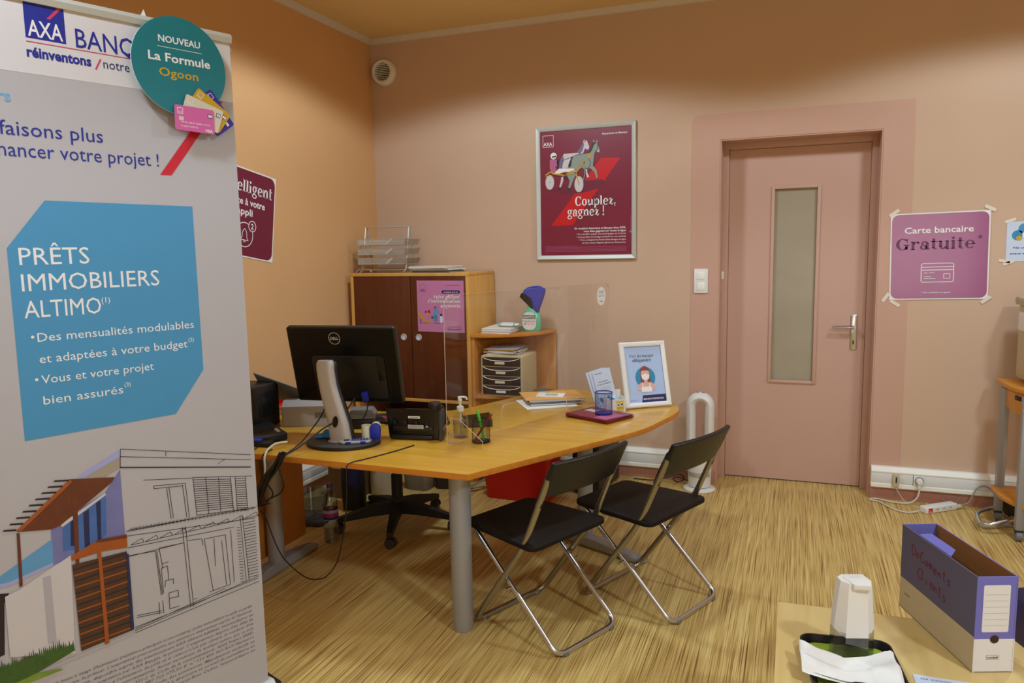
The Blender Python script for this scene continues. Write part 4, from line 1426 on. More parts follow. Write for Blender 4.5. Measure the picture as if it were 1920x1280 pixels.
for u0, u1 in ((.10, .16), (.20, .23), (.80, .86)):
    m.grid(lambda u, v: ((u0 + (u1 - u0) * u - .5) * .165, math.sin(2 * math.pi * v) * .0365 * (1 - abs(2 * (u0 + (u1 - u0) * u) - 1) ** 5 * .6), .016 + math.cos(2 * math.pi * v) * .0155 * (1 - abs(2 * (u0 + (u1 - u0) * u) - 1) ** 5 * .85)), 3, 16, 'teal_bottle')
m.obj('printed_marks', wp)

# spray bottle with a cloth over it
sp = thing('spray_bottle', 'green disinfectant spray bottle on top of the rounded shelf', 'bottle', (-1.672, 4.755, SZ + .0004))
sp.scale = (1.14, 1.14, 1.14)
m = MB()
m.lathe([(0, 0), (.052, 0), (.057, .006), (.060, .030), (.061, .065), (.054, .10), (.036, .13), (.022, .150), (.018, .172), (.018, .20), (.020, .215), (0, .215)], 'teal_bottle', (0, 0, 0), 32, 1, .58)
m.obj('bottle_body', sp)
m = MB()
m.box((-.012, 0, .238), (.070, .026, .034), 'teal_bottle', b=.008)
m.box((-.040, 0, .222), (.010, .014, .034), 'teal_bottle', b=.003, rot=Matrix.Rotation(.3, 3, 'Y'))
m.cyl((0, 0, .212), (0, 0, .224), .019, 'teal_bottle', 20)
m.obj('spray_head', sp)
m = MB(plane((0, -.0385, .068), (1, 0, 0), (0, -1, -.05)))
m.rect(-.043, -.056, .043, .050, 'white_plastic', 1, .036)
m.rect(-.040, .010, .040, .032, 'green_cloth', 3)
m.text('SANYTOL', 0, .014, .013, 'ink_white', 4, 'CENTER', .02, fit=.074)
m.text('Désinfectant', 0, -.008, .011, 'label_pink', 3, 'CENTER', fit=.074)
m.text('Nettoie et désinfecte', .008, -.022, .006, 'ink_grey', 3, 'CENTER', fit=.05)
m.path([(-.034, -.018), (-.028, -.026), (-.020, -.010)], .003, 'ink_black', 3)
m.obj('label_sticker', sp)


m = MB()
co = [(-18, 65), (-14, 72), (-8, 79), (0, 82), (13, 83), (22, 80), (26, 76), (24, 65), (19, 51), (15, 39), (12, 32), (8, 36), (5, 46), (1, 58), (-5, 64), (-10, 67), (-14, 68), (-17, 61)]
m.prism([(p.x * .0037, p.y * .0037) for p in catmull([(a, b, 0) for a, b in co], 4)], -.030, .030, 'blue_cloth', axis='Y', b=.010, seg=3)
for v in m.bm.verts:      # folds
    k = max(0, .27 - v.co.z)
    v.co.y += .010 * math.sin(90 * v.co.x + 30 * v.co.z) * k * 6 + .004 * math.sin(210 * v.co.x)
    v.co.y *= 1 - .9 * k
tag(one(m, 'microfibre_cloth', 'blue microfibre cloth draped over the green spray bottle', 'cloth', (-1.672, 4.755, SZ)))

# drawer box with papers on it
bx = thing('drawer_box', 'beige desktop box of four dark drawers on the rounded shelf', 'drawer box', (-1.796, 4.503, .5964), 0)
bw, bd, bh = .292, .285, .274
m = MB()
m.prism(rrect(-bw / 2, 0, bw / 2, bh, .016), 0, bd, 'beige_box', axis='Y', b=.004, seg=2)
body = m.obj('case', bx)
for k in range(4):
    z = .016 + .0635 * k
    m = MB()
    W2 = bw / 2 - .013
    m.box((0, -.0035, z + .026), (2 * W2, .008, .058), 'drawer_dark', b=.001)
    dr = m.obj('drawer', bx)
    m = MB()
    arc = [(-W2 + .004, -.0095, z + .054)] + [(W2 * q, -.0095, z + .032 + .022 * abs(q) ** 3.2) for q in [-.92 + .115 * i for i in range(17)]] + [(W2 - .004, -.0095, z + .054)]
    m.tube(arc, .0024, 'pvc_white', 6)
    m.tube([(-W2, -.008, z + .0575), (W2, -.008, z + .0575)], .0012, 'beige_box', 6)
    m.obj('pull_lip', dr)
    m = MB()
    m.box((-.004 - .006 * (k % 2), -.0085, z + .017), (.068, .004, .016), 'cream_paper' if k else 'white_paper', b=.0008)
    m.obj('label_holder', dr)
sheets('paper_pile', 'mixed papers and magazines piled on the beige drawer box', 'papers', (-1.815, 4.655, .5964 + bh + .0004), .05, .215, .25, ['white_paper', 'white_paper', 'grey_paper', 'white_paper', 'grey_paper', 'cream_paper', 'mid_grey', 'sulky_gold', 'grey_paper'], .0042, .010, .12)
m = MB()
m.grid(lambda u, v: (-.062 + .125 * u, -.12 + .24 * v, .012 + .026 * math.sin(math.pi * u) * (.7 + .3 * math.sin(9 * v + 4 * u)) * math.sin(math.pi * min(1, max(0, v)) * .98 + .02)), 12, 16, 'green_cloth')
tag(one(m, 'green_pouch', 'dark green cloth pouch on the shelf right of the drawer box', 'pouch', (-1.585, 4.72, .585)))

# ================================================================== DESK
ZT = .70
desk = thing('desk', 'large beech desk with a rounded meeting end and grey legs', 'desk', (0, 0, 0))
out = [(-2.62, 2.545), (-1.163, 2.540)]
right = catmull([(-1.163, 2.540), (-.922, 2.972), (-.685, 3.404), (-.612, 3.64), (-.572, 3.82), (-.566, 3.96), (-.61, 4.08), (-.73, 4.185), (-.90, 4.262), (-1.03, 4.315), (-1.16, 4.368), (-1.25, 4.382), (-1.33, 4.350), (-1.40, 4.275), (-1.481, 4.13), (-1.566, 3.92), (-1.649, 3.707)], 5)
out += [(p.x, p.y) for p in right[1:]]
out += [(p.x, p.y) for p in catmull([(-1.649, 3.707), (-1.70, 3.615), (-1.78, 3.545), (-1.90, 3.49), (-2.066, 3.458)], 4)[1:]] + [(-2.62, 3.436)]
m = MB()
m.prism(out, ZT - .026, ZT, 'beech_top', side='beech_edge', b=.0025)
m.obj('tabletop', desk)
m = MB()
m.lathe([(0, .0005), (.037, .0005), (.038, .006), (.042, .03), (.0435, .30), (.0445, ZT - .0262), (0, ZT - .0262)], 'steel_grey', (-1.252, 2.655, 0), 32)
m.obj('leg', desk)
for nm, cxy, a, Lf in (('leg', (-2.372, 2.89), math.radians(91), .58), ('leg', (-1.01, 3.685), math.radians(-24), .72)):
    m = MB(Matrix.Translation((*cxy, 0)) @ Matrix.Rotation(a, 4, 'Z'))
    m.lathe([(0, .02), (.040, .02), (.040, ZT - .06), (0, ZT - .06)], 'steel_grey', (0, 0, 0), 28)
    m.box((0, 0, ZT - .043), (.40, .09, .033), 'steel_grey', b=.004)
    lg = m.obj(nm, desk)
    m = MB(Matrix.Translation((*cxy, 0)) @ Matrix.Rotation(a, 4, 'Z'))
    pr = [(-Lf / 2, .002), (Lf / 2, .002), (Lf / 2 + .02, .010), (Lf / 2 + .015, .022), (.10, .052), (-.10, .052), (-Lf / 2 - .015, .022), (-Lf / 2 - .02, .010)]
    m.prism(pr, -.036, .036, 'steel_grey', axis='Y', b=.008)
    m.obj('foot_bar', lg)
m = MB()
m.box((-2.435, 2.87, (ZT - .03 + .06) / 2), (.022, .66, ZT - .095), 'beech_panel', b=.002)
m.obj('end_panel', desk)
m = MB()
m.box((-2.07, 3.335, ZT - .060), (.60, .03, .06), 'steel_grey', b=.004)
m.box((-1.42, 3.1, ZT - .045), (.05, .8, .036), 'steel_grey', b=.004, rot=-.46)
m.obj('support_beam', desk)

# ================================================================== FOLDING CHAIRS
ch = thing('folding_chair', 'near black folding chair with steel tube legs, beside the round desk leg', 'chair', (-.943, 2.815, 0), math.radians(65.5), 'black folding chairs at the desk')
m = MB()          # seat, y forward
st = rrect(-.232, -.150, .232, .285, .045)
st = [(x * (1 - .14 * (y + .15) / .435), y) for x, y in st]
m.prism(st, .412, .434, 'black_seat', b=.006, seg=3)
m.obj('seat', ch)


def back(u, v):
    x = -.222 + .444 * u
    bow = .034 * (1 - (2 * u - 1) ** 2)
    return x, -.188 - .072 * v - bow, .632 + .146 * v


m = MB()
N = 20
for sgn in (0, 1):
    m.grid(lambda u, v: (back(u, v)[0], back(u, v)[1] + (.020 if sgn else 0), back(u, v)[2] + .007 * sgn + (.004 * math.sin(math.pi * u))), N, 6, 'black_plastic')
for v in (0, 1):
    m.grid(lambda u, w: (back(u, v)[0], back(u, v)[1] + .020 * w, back(u, v)[2] + .007 * w + .004 * math.sin(math.pi * u)), N, 2, 'black_plastic')
for u in (0, 1):
    m.grid(lambda v, w: (back(u, v)[0], back(u, v)[1] + .020 * w, back(u, v)[2] + .007 * w), 6, 2, 'black_plastic')
bmesh.ops.remove_doubles(m.bm, verts=m.bm.verts, dist=.0004)
bmesh.ops.recalc_face_normals(m.bm, faces=m.bm.faces)
bk = m.obj('backrest', ch)
bev = bk.modifiers.new('bevel', 'BEVEL')
bev.width, bev.segments, bev.limit_method = .006, 3, 'ANGLE'
for s in (-1, 1):
    m = MB()
    m.tube([(s * .212, -.165, .600), (s * .212, -.185, .650), (s * .212, -.226, .735)], .013, 'black_plastic', 12, flat=(.010, .015, (1, 0, 0)))
    m.obj('socket', bk)
m = MB()          # long tubes: back uprights, down to the front floor bar
pth = [(-.212, -.218, .715), (-.212, -.175, .620), (-.212, -.098, .447), (-.212, -.060, .385), (-.212, .215, .0132), (.212, .215, .0132), (.212, -.060, .385), (.212, -.098, .447), (.212, -.175, .620), (.212, -.218, .715)]
m.tube(fillet(pth, .055, 7), .0125, 'chair_tube', 14)
m.obj('front_leg_frame', ch)
m = MB()          # short tubes: from the seat front down to the rear floor bar
pth = [(-.182, .235, .408), (-.182, -.225, .011), (.182, -.225, .011), (.182, .235, .408)]
m.tube(fillet(pth, .055, 7), .0108, 'chrome', 14)
m.obj('rear_leg_frame', ch)
m = MB()
m.cyl((-.165, .08, .40), (.165, .08, .40), .006, 'chrome', 10)
m.obj('seat_rod', ch)
for s in (-1, 1):
    m = MB()
    m.tube([(s * .178, -.02, .404), (s * .178, .14, .404)], .008, 'chair_tube', 8, flat=(.010, .003, (0, 0, 1)))
    m.obj('seat_bracket', ch)
    m = MB()
    m.cyl((s * .172, .013, .217), (s * .222, .013, .217), .0055, 'chrome', 10)
    m.obj('pivot_pin', ch)
for x, y in ((-.14, -.225), (.14, -.225), (-.16, .215), (.16, .215)):
    m = MB()
    m.box((x, y, .009), (.026, .026, .016), 'mid_grey', b=.003)
    m.obj('floor_pad', ch)
ch2 = copy_tree(ch)
ch2.matrix_world = Matrix.Translation((-.576, 3.205, 0)) @ Matrix.Rotation(math.radians(66.5), 4, 'Z')
ch2['label'] = 'far black folding chair with steel tube legs, nearer the door'

# ================================================================== ON THE DESK
# monitor seen from behind
MO = thing('computer_monitor', 'black flat computer monitor seen from behind on a silver stand', 'monitor', (-1.888, 2.795, ZT + .0005), .26)
MO_W = MO.matrix_world.copy()
m = MB()
m.prism([(.168 * math.cos(2 * math.pi * k / 48) * (1 - .12 * max(0, math.sin(2 * math.pi * k / 48))), .138 * math.sin(2 * math.pi * k / 48) + .010) for k in range(48)], 0, .017, 'dark_grey', side='black_plastic', b=.004, seg=3)
m.obj('stand_base', MO)
m = MB()
m.lathe([(.062, .0172), (.060, .021), (.05, .023), (0, .024)], 'silver_plastic', (-.004, -.012, 0), 32, 1, .62)
pz = [(.022, -.004), (.10, -.014), (.18, -.036), (.26, -.056), (.34, -.066), (.380, -.066)]


def neck(u, v):
    q = pz
    t = v * (len(q) - 1)
    i = min(int(t), len(q) - 2)
    f = t - i
    z = q[i][0] * (1 - f) + q[i + 1][0] * f
    x = q[i][1] * (1 - f) + q[i + 1][1] * f
    hw = .050 - .010 * min(1, v * 1.6)
    if v > .97:
        hw -= .006
    a = 2 * math.pi * u
    cx, cy = math.cos(a), math.sin(a)
    k = 2.6
    sx = abs(cx) ** (2 / k) * (1 if cx >= 0 else -1)
    sy = abs(cy) ** (2 / k) * (1 if cy >= 0 else -1)
    return (x + hw * sx, -.018 + .020 * sy + .018 * v, z)


m.grid(neck, 28, 16, 'silver_plastic', close_u=True)
m.poly([neck(k / 28, 1)[:2] for k in range(28)], 'silver_plastic', .380 / .00035)
col = m.obj('stand_column', MO)
m = MB()
m.grid(lambda u, v: (neck(u, v)[0] + .011, neck(u, v)[1] + .018, neck(u, v)[2] - .004), 28, 16, 'black_plastic', close_u=True)
m.obj('column_back', MO)
m = MB(plane((-.020, -.0375, .110), (1, 0, -.12), (-.02, -1, .05)))
m.prism([(.013 * math.cos(2 * math.pi * k / 28), .026 * math.sin(2 * math.pi * k / 28)) for k in range(28)], 0, .0016, 'black_gloss')
m.ring(0, 0, .0155, .003, 'silver_plastic', 3, .029)
m.obj('cable_hole', col)
yw, tl = .128, .23
nv = Vector((math.sin(yw) * math.cos(tl), -math.cos(yw) * math.cos(tl), -math.sin(tl)))
PM = MO_W.inverted() @ plane((-1.943, 2.915, 1.039), (math.cos(yw), math.sin(yw), 0), nv)
m = MB()
w, h = .268, .186
m.prism(rrect(-w, -h, w, h, .012), -.030, .0, 'black_plastic', b=.004, seg=2)
panel = m.obj('screen_panel', MO, PM)
m = MB()
m.rect(-w + .008, -h + .010, w - .008, h - .008, 'black_gloss', 0)
m.T = Matrix.Translation((0, 0, -.0305)) @ Matrix.Rotation(math.pi, 4, 'Y')
m.rect(-w + .014, -h + .018, w - .014, h - .014, 'black_gloss', 1)
m.obj('screen', panel)
m = MB()
m.prism(rrect(-.16, -.165, .20, .05, .02), 0, .007, 'black_plastic', b=.005)
m.obj('rear_housing', panel)
m = MB(Matrix.Translation((-.030, .132, .0015)))
m.ring(0, 0, .029, .0028, 'alu', 3, seg=40)
m.text('DELL', 0, -.0065, .0135, 'alu', 3, 'CENTER', .03, fit=.042)
m.obj('round_emblem', panel)
m = MB()
m.prism(rrect(.165, -.07, .195, .045, .004), .006, .0095, 'black_gloss', b=.001)
m.obj('lock_plate', panel)
m = MB()
m.box((.085, -.150, .010), (.028, .046, .024), 'blue_plastic', b=.003)
m.obj('video_plug', panel)


def cable(name, label, pts, r=.0028, c='cable_black', seg=8, n=6, group=None):
    m = MB()
    o = Vector(pts[0])
    m.tube([p - o for p in catmull(pts, n)], r, c, seg)
    return tag(one(m, name, label, 'cable', tuple(o), group=group))


cable('monitor_cable', 'black cable passing through the hole of the silver monitor stand', [(-1.86, 2.86, .90), (-1.88, 2.80, .84), (-1.905, 2.752, .808), (-1.935, 2.705, .785), (-1.955, 2.64, .755), (-1.975, 2.57, .728), (-1.995, 2.525, .712), (-2.015, 2.503, .690), (-2.05, 2.498, .645)], .0036)
cable('monitor_cable', 'thin black cable hanging left of the silver monitor stand', [(-1.985, 2.835, .90), (-1.992, 2.79, .83), (-2.0, 2.715, .775), (-2.0, 2.64, .738), (-2.005, 2.56, .716), (-2.02, 2.517, .703), (-2.04, 2.50, .675), (-2.075, 2.497, .63)], .0030)
cable('video_cable', 'black cable hanging under the blue plug of the monitor', [(-1.862, 2.972, .852), (-1.870, 2.955, .80), (-1.91, 2.93, .755), (-1.97, 2.88, .730), (-2.02, 2.84, .735)], .0034)

# things standing on or by the monitor base
t = thing('tape_roll', 'cream roll of adhesive tape standing on the monitor base', 'tape roll', (-1.808, 2.862, ZT + .018))
m = MB()
m.lathe([(.012, 0), (.022, 0), (.022, .060), (.012, .060), (.012, 0)], 'tape_cream', (0, 0, 0), 28)
m.obj('tape', t)
m = MB()
m.lathe([(.0095, .002), (.0115, .002), (.0115, .058), (.0095, .058), (.0095, .002)], 'cream_paper', (0, 0, 0), 24)
m.obj('core', t)
t = thing('glue_tape_roller', 'blue and white tape roller standing on the monitor base', 'tape roller', (-1.765, 2.868, ZT + .018), .35)
m = MB()
m.prism([(-.022, 0), (.022, 0), (.024, .03)] + [(.024 * math.cos(math.radians(a)), .045 + .024 * math.sin(math.radians(a))) for a in range(0, 181, 20)] + [(-.024, .03)], -.012, .012, 'blue_plastic', axis='Y', b=.003)
m.obj('blue_case', t)
m = MB()
m.prism([(.021 * math.cos(math.radians(a)), .052 + .021 * math.sin(math.radians(a))) for a in range(0, 360, 15)], .0125, .030, 'tape_cream', axis='Y', b=.002)
m.obj('tape_reel', t)
t = thing('pocket_calculator', 'silver and blue pocket calculator lying on the monitor base', 'calculator', (-1.812, 2.775, ZT + .0185), .48)
m = MB()
m.prism([(-.070 + .0, -.012), (-.055, -.026), (.045, -.028), (.066, -.018), (.072, 0), (.066, .018), (.045, .028), (-.055, .026), (-.070, .012)], 0, .012, 'silver_plastic', b=.004)
b_ = m.obj('case', t)
m = MB()
for i in range(6):
    for j in range(3):
        m.box((-.012 + .0125 * i, -.014 + .014 * j, .0125), (.0085, .009, .003), 'blue_plastic', b=.001)
m.obj('keys', b_)
m = MB()
m.rect(-.050, -.016, -.026, .016, 'ink_black', 35)
m.obj('display', b_)
for x in (-.030, .035):
    m = MB()
    m.box((x, -.0272, .006), (.024, .006, .009), 'blue_plastic', b=.002)
    m.obj('side_grip', b_)
m = MB()
m.grid(lambda u, v: ((u - .5) * .085, (v - .5) * .055, .002 + .026 * math.sin(math.pi * u) * math.sin(math.pi * v) * (1 + .5 * math.sin(7 * u + 5 * v)) + .004), 14, 10, 'cyan_cloth')
tag(one(m, 'blue_cloth', 'crumpled small bright blue cloth on the left of the monitor base', 'cloth', (-2.0, 2.815, ZT + .0175), .3))

# grey desk gadget and black mouse mat behind
t = thing('card_terminal', 'grey and black desk device behind the monitor stand', 'device', (-1.985, 3.115, ZT + .0005), .42)
m = MB()
m.box((0, 0, .024), (.13, .10, .046), 'black_plastic', b=.006)
m.obj('lower_case', t)
m = MB()
m.prism([(-.062, .0475), (.062, .0475), (.066, .070), (.050, .094), (-.050, .094), (-.066, .070)], -.046, .046, 'mid_grey', axis='Y', b=.005)
m.obj('upper_case', t)
m = MB()
m.prism([(.125 * math.cos(2 * math.pi * k / 36), .085 * math.sin(2 * math.pi * k / 36)) for k in range(36)], 0, .010, 'black_rubber', b=.003)
m.lathe([(.075, .0102), (.060, .022), (0, .026)], 'black_rubber', (-.02, -.03, 0), 24, 1, .5)
tag(one(m, 'mouse_mat', 'black oval mouse mat with a wrist rest behind the monitor', 'mouse mat', (-1.945, 3.290, ZT + .0005), -.5))
m = MB()
m.tube([(-.06, 0, 0), (-.052, 0, 0), (.05, 0, 0), (.06, 0, 0)], [.003, .0052, .0052, .002], 'pink_pen', 12)
tag(one(m, 'pink_pen', 'pink pen lying on the black mouse mat', 'pen', (-1.885, 3.185, ZT + .031), -.6))

# telephone from behind
PH = thing('desk_telephone', 'black office telephone seen from behind on the desk', 'telephone', (-1.622, 2.962, ZT + .0005), .17)
m = MB()
pr = [(0, .004), (.010, 0), (.14, 0), (.15, .012), (.012, .142), (.002, .140)]
m.prism(pr, -.122, .122, 'black_gloss', axis='X', b=.005)
for v in m.bm.verts:
    v.co.x *= 1 + .9 * (v.co.z - .05)
# prism along X takes (y, z)
b_ = m.obj('housing', PH)
m = MB()
m.box((-.005, -.006, .012), (.20, .018, .020), 'black_plastic', b=.004)
m.box((0, -.003, .050), (.19, .008, .022), 'black_plastic', b=.003)
for k in range(4):
    m.box((-.085 + .05 * k, -.0045, .078), (.014, .006, .020), 'black_plastic', b=.002)
m.obj('rear_ribs', b_)
m = MB(plane((0, -.0012, 0), (1, 0, 0), (0, -1, 0)))
m.rect(-.022, .098, .034, .109, 'white_paper', 3)
m.line(-.016, .103, .026, .103, .003, 'ink_grey', 4)
m.T = plane((0, -.0075, 0), (1, 0, 0), (0, -1, 0))
m.rect(-.022, .052, .052, .070, 'light_grey', 3)
for k in range(3):
    m.line(-.018, .0565 + .005 * k, .046, .0565 + .005 * k, .0012, 'ink_grey', 4)
m.disc(.068, .063, .006, 'light_grey', 3, .004)
m.obj('type_label', b_)
m = MB()
m.prism([(-.02, 0), (.018, 0), (.030, .06), (.034, .12), (.026, .142), (-.006, .142), (-.014, .10)], .126, .142, 'dark_grey', axis='X', b=.004)
m.obj('side_cradle', PH)
m = MB()
m.tube(catmull([(.105, -.004, .150), (.105, .03, .152), (.105, .08, .120), (.105, .13, .065), (.105, .155, .045)]), [.024] * 6 + [.020] * 12 + [.024] * 7, 'black_plastic', 16, flat=(.018, .026, (0, .6, .8)))
m.lathe([(0, 0), (.026, 0), (.029, .006), (.029, .026), (.024, .033), (0, .034)], 'black_plastic', (.105, .004, .143), 28)
m.obj('handset', PH)
m = MB()
m.tube([(.10 + .010 * math.cos(k * .9), .150 + .006 * k * .2 - .012 * k / 6, .014 + .010 * math.sin(k * .9)) for k in range(70)][:40], .0022, 'cable_black', 6)
m.obj('handset_cord', PH)
m = MB()
m.tube(fillet([(-.075, .0, 0), (-.060, .0, .012), (.060, 0, .016), (.075, 0, .008)], .01), .01, 'silver_plastic', 10, flat=(.009, .022, (0, 0, 1)))
t = one(m, 'stapler', 'grey stapler lying behind the telephone', 'stapler', (-1.905, 3.395, ZT + .012), .18)
tag(t)
m = MB()
X = .068
m.prism([(-X, -X), (X, -X), (X, X), (-X, X)], 0, .003, 'black_wire')
for s in (-1, 1):
    m.prism([(-X, 0), (X, 0), (X, .03 + .012 * (s > 0)), (-X, .03 + .012 * (s < 0))], s * X - .0015, s * X + .0015, 'black_wire', axis='Y')
    m.prism([(-X, 0), (X, 0), (X, .042), (-X, .03)], s * X - .0015, s * X + .0015, 'black_wire', axis='X')
tag(one(m, 'note_tray', 'black mesh note tray behind the sanitiser bottle and pen cup', 'tray', (-1.462, 3.325, ZT + .0005), .5))

# hand sanitiser
t = thing('sanitiser_bottle', 'clear pump bottle of hand gel behind the acrylic screen', 'bottle', (-1.432, 3.068, ZT + .0005))
m = MB()
m.lathe([(0, 0), (.030, 0), (.035, .004), (.0355, .05), (.0355, .072), (.031, .094), (.021, .108), (.013, .114), (.013, .122)], 'clear_bottle', (0, 0, 0), 36)
b_ = m.obj('bottle_body', t)
m = MB()
m.lathe([(0, .002), (.0325, .003), (.0335, .02), (.0335, .076), (0, .0762)], 'gel', (0, 0, 0), 36)
m.obj('gel', b_)
m = MB()
m.lathe([(0, .122), (.0165, .122), (.0165, .142), (.012, .146), (.006, .148), (.006, .166), (.010, .167), (.0105, .176), (0, .178)], 'white_plastic', (0, 0, 0), 24)
m.tube(catmull([(.006, 0, .176), (-.008, 0, .184), (.012, .004, .187), (.026, .008, .184), (.030, .009, .174)]), .0052, 'white_plastic', 10)
m.cyl((0, 0, .01), (0, 0, .121), .0028, 'white_plastic', 8)
m.obj('pump', t)


def wire_cup(name, label, loc, r, h, c, r2=None):
    t = thing(name, label, 'pen cup', loc)
    m = MB()
    r2 = r2 or r
    n = 46
    for k in range(n):
        a = 2 * math.pi * k / n
        m.tube([(r * math.cos(a), r * math.sin(a), .002), (r2 * math.cos(a), r2 * math.sin(a), h)], .00045, c, 3, cap=False)
    for q in range(1, 17):
        z = h * q / 17
        rr = r + (r2 - r) * q / 17
        m.tube([(rr * math.cos(2 * math.pi * k / 32), rr * math.sin(2 * math.pi * k / 32), z) for k in range(32)], .0004, c, 3, close=True)
    m.obj('mesh_wall', t)
    m = MB()
    m.tube([(r2 * math.cos(2 * math.pi * k / 40), r2 * math.sin(2 * math.pi * k / 40), h) for k in range(40)], .0026, c, 8, close=True)
    m.obj('rim', t)
    m = MB()
    m.lathe([(0, 0), (r - .001, 0), (r + .0015, .002), (r + .0015, .006), (r - .001, .007), (0, .004)], c, (0, 0, 0), 40)
    m.obj('base', t)
    return t


wire_cup('pen_cup', 'black mesh pen cup holding a green and a red pen', (-1.307, 3.012, ZT + .0005), .040, .101, 'black_wire')
wire_cup('pen_cup', 'empty blue mesh pen cup standing on the burgundy brochures', (-.897, 3.635, ZT + .0225), .043, .110, 'blue_wire')


def pen(name, label, a, b, r, c, cat='pen'):
    m = MB()
    a, b = Vector(a), Vector(b)
    d = (b - a)
    m.tube([Vector(), d * .04, d * .08, d * .72, d * .73, d * .97, d], [r * .3, r * .7, r, r, r * 1.12, r * 1.12, r * .8], c, 14)
    return tag(one(m, name, label, cat, tuple(a)))


pen('marker_pen', 'bright green marker in the black pen cup', (-1.292, 3.012, ZT + .009), (-1.325, 3.02, ZT + .142), .0058, 'green_pen')
pen('marker_pen', 'dark red pen leaning in the black pen cup', (-1.333, 2.998, ZT + .009), (-1.256, 3.022, ZT + .128), .0045, 'red_pen')

# acrylic sneeze guard
ac = plane((-1.425, 2.909, ZT + .0006), (.3169, .9485, 0), (.9485, -.3169, 0))
t = thing('acrylic_screen', 'clear acrylic protection screen standing along the desk', 'screen')
t.matrix_world = ac
m = MB()
W2, H2 = 1.345, .663
o = [(0, 0), (.375, 0), (.375, .085)] + [(.375 + .03 - .03 * math.cos(math.radians(a)), .085 + .03 * math.sin(math.radians(a))) for a in (30, 60, 90)]
o += [(.885 + .03 * math.sin(math.radians(a)), .085 + .03 * math.cos(math.radians(a))) for a in (0, 30, 60)] + [(.915, .085), (.915, 0), (W2, 0), (W2, H2 - .05)]
o += [(W2 - .05 + .05 * math.cos(math.radians(a)), H2 - .05 + .05 * math.sin(math.radians(a))) for a in (30, 60, 90)]
o += [(.05 - .05 * math.sin(math.radians(a)), H2 - .05 + .05 * math.cos(math.radians(a))) for a in (0, 30, 60)] + [(0, H2 - .05)]
m.prism(o, -.002, .002, 'acrylic', side='acrylic_edge')
pnl = m.obj('panel', t)
for x in (.05, W2 - .06):
    m = MB()
    m.prism([(0, -.09), (0, .165), (.03, .165), (.11, .03), (.11, -.03), (.03, -.09)], x - .0015, x + .0015, 'acrylic', side='acrylic_edge', axis='X')
    m.obj('stand_foot', t)
m = MB(Matrix.Translation((1.258, .588, .0022)))
m.prism([(.044 * math.cos(2 * math.pi * k / 40), .052 * math.sin(2 * math.pi * k / 40)) for k in range(40)], 0, .0005, 'white_paper')
m.text('Merci de respecter', 0, .026, .0055, 'ink_grey', 3, 'CENTER', .02, fit=.050)
m.text('les distances', 0, .016, .0055, 'ink_grey', 3, 'CENTER', .02, fit=.042)
m.text('GESTES', 0, -.002, .008, 'art_lavender', 3, 'CENTER', .02, fit=.060)
m.text('Google', 0, -.032, .008, 'ink_grey', 3, 'CENTER', .01, fit=.030)
m.obj('oval_sticker', pnl)

# burgundy brochures under the blue cup
for k in range(5):
    m = MB()
    m.box((0, 0, 0), (.270, .210, .0038), 'burgundy', b=.0005)
    m.T = Matrix.Translation((0, 0, .0019))
    if k == 4:
        m.rect(-.125, .065, .125, .067, 'jacket_pink')
        m.line(.02, -.10, .02, .10, .0016, 'jacket_pink')
        for q in range(6):
            m.line(-.105 + .012 * q, .005, -.095 + .012 * q, .055 - .01 * (q % 2), .007, 'ink_white', 1)
        m.rect(.04, -.09, .12, .05, 'jacket_pink', 1)
    tag(one(m, 'brochure', 'burgundy brochure in the pile under the blue pen cup' if k < 4 else 'topmost burgundy brochure, under the blue pen cup', 'brochure',
            (-.925 + .004 * (k % 3), 3.652 - .003 * k, ZT + .0024 + .0042 * k), -.47 + .02 * (k % 2) + 0.08 * (k == 3), 'burgundy brochures under the blue cup'))

# leaflet holder
LH = thing('leaflet_holder', 'small white card box holding leaflets beside the framed sign', 'leaflet holder', (-.884, 3.800, ZT + .0005), .62)
m = MB()
for c, s in (((0, -.035, .035), (.105, .002, .07)), ((0, .035, .055), (.105, .002, .11)), ((-.0515, 0, .04), (.002, .068, .08)), ((.0515, 0, .04), (.002, .068, .08)), ((0, 0, .002), (.105, .07, .002))):
    m.box(c, s, 'white_plastic')
m.obj('card_box', LH)
m = MB(plane((0, -.0365, 0), (1, 0, 0), (0, -1, 0)))
m.rect(.002, .012, .044, .062, 'logo_yellow', 1)
m.disc(.013, .040, .009, 'ink_white', 2); m.disc(.032, .042, .010, 'ink_white', 2)
m.disc(.013, .040, .005, 'ink_blue', 3); m.disc(.032, .042, .006, 'ink_blue', 3)
m.rect(.008, .018, .038, .028, 'ink_gold', 2)
m.text('SERVEZ-VOUS', .023, .004, .005, 'ink_grey', 1, 'CENTER', .02, fit=.04)
m.obj('printed_label', LH)
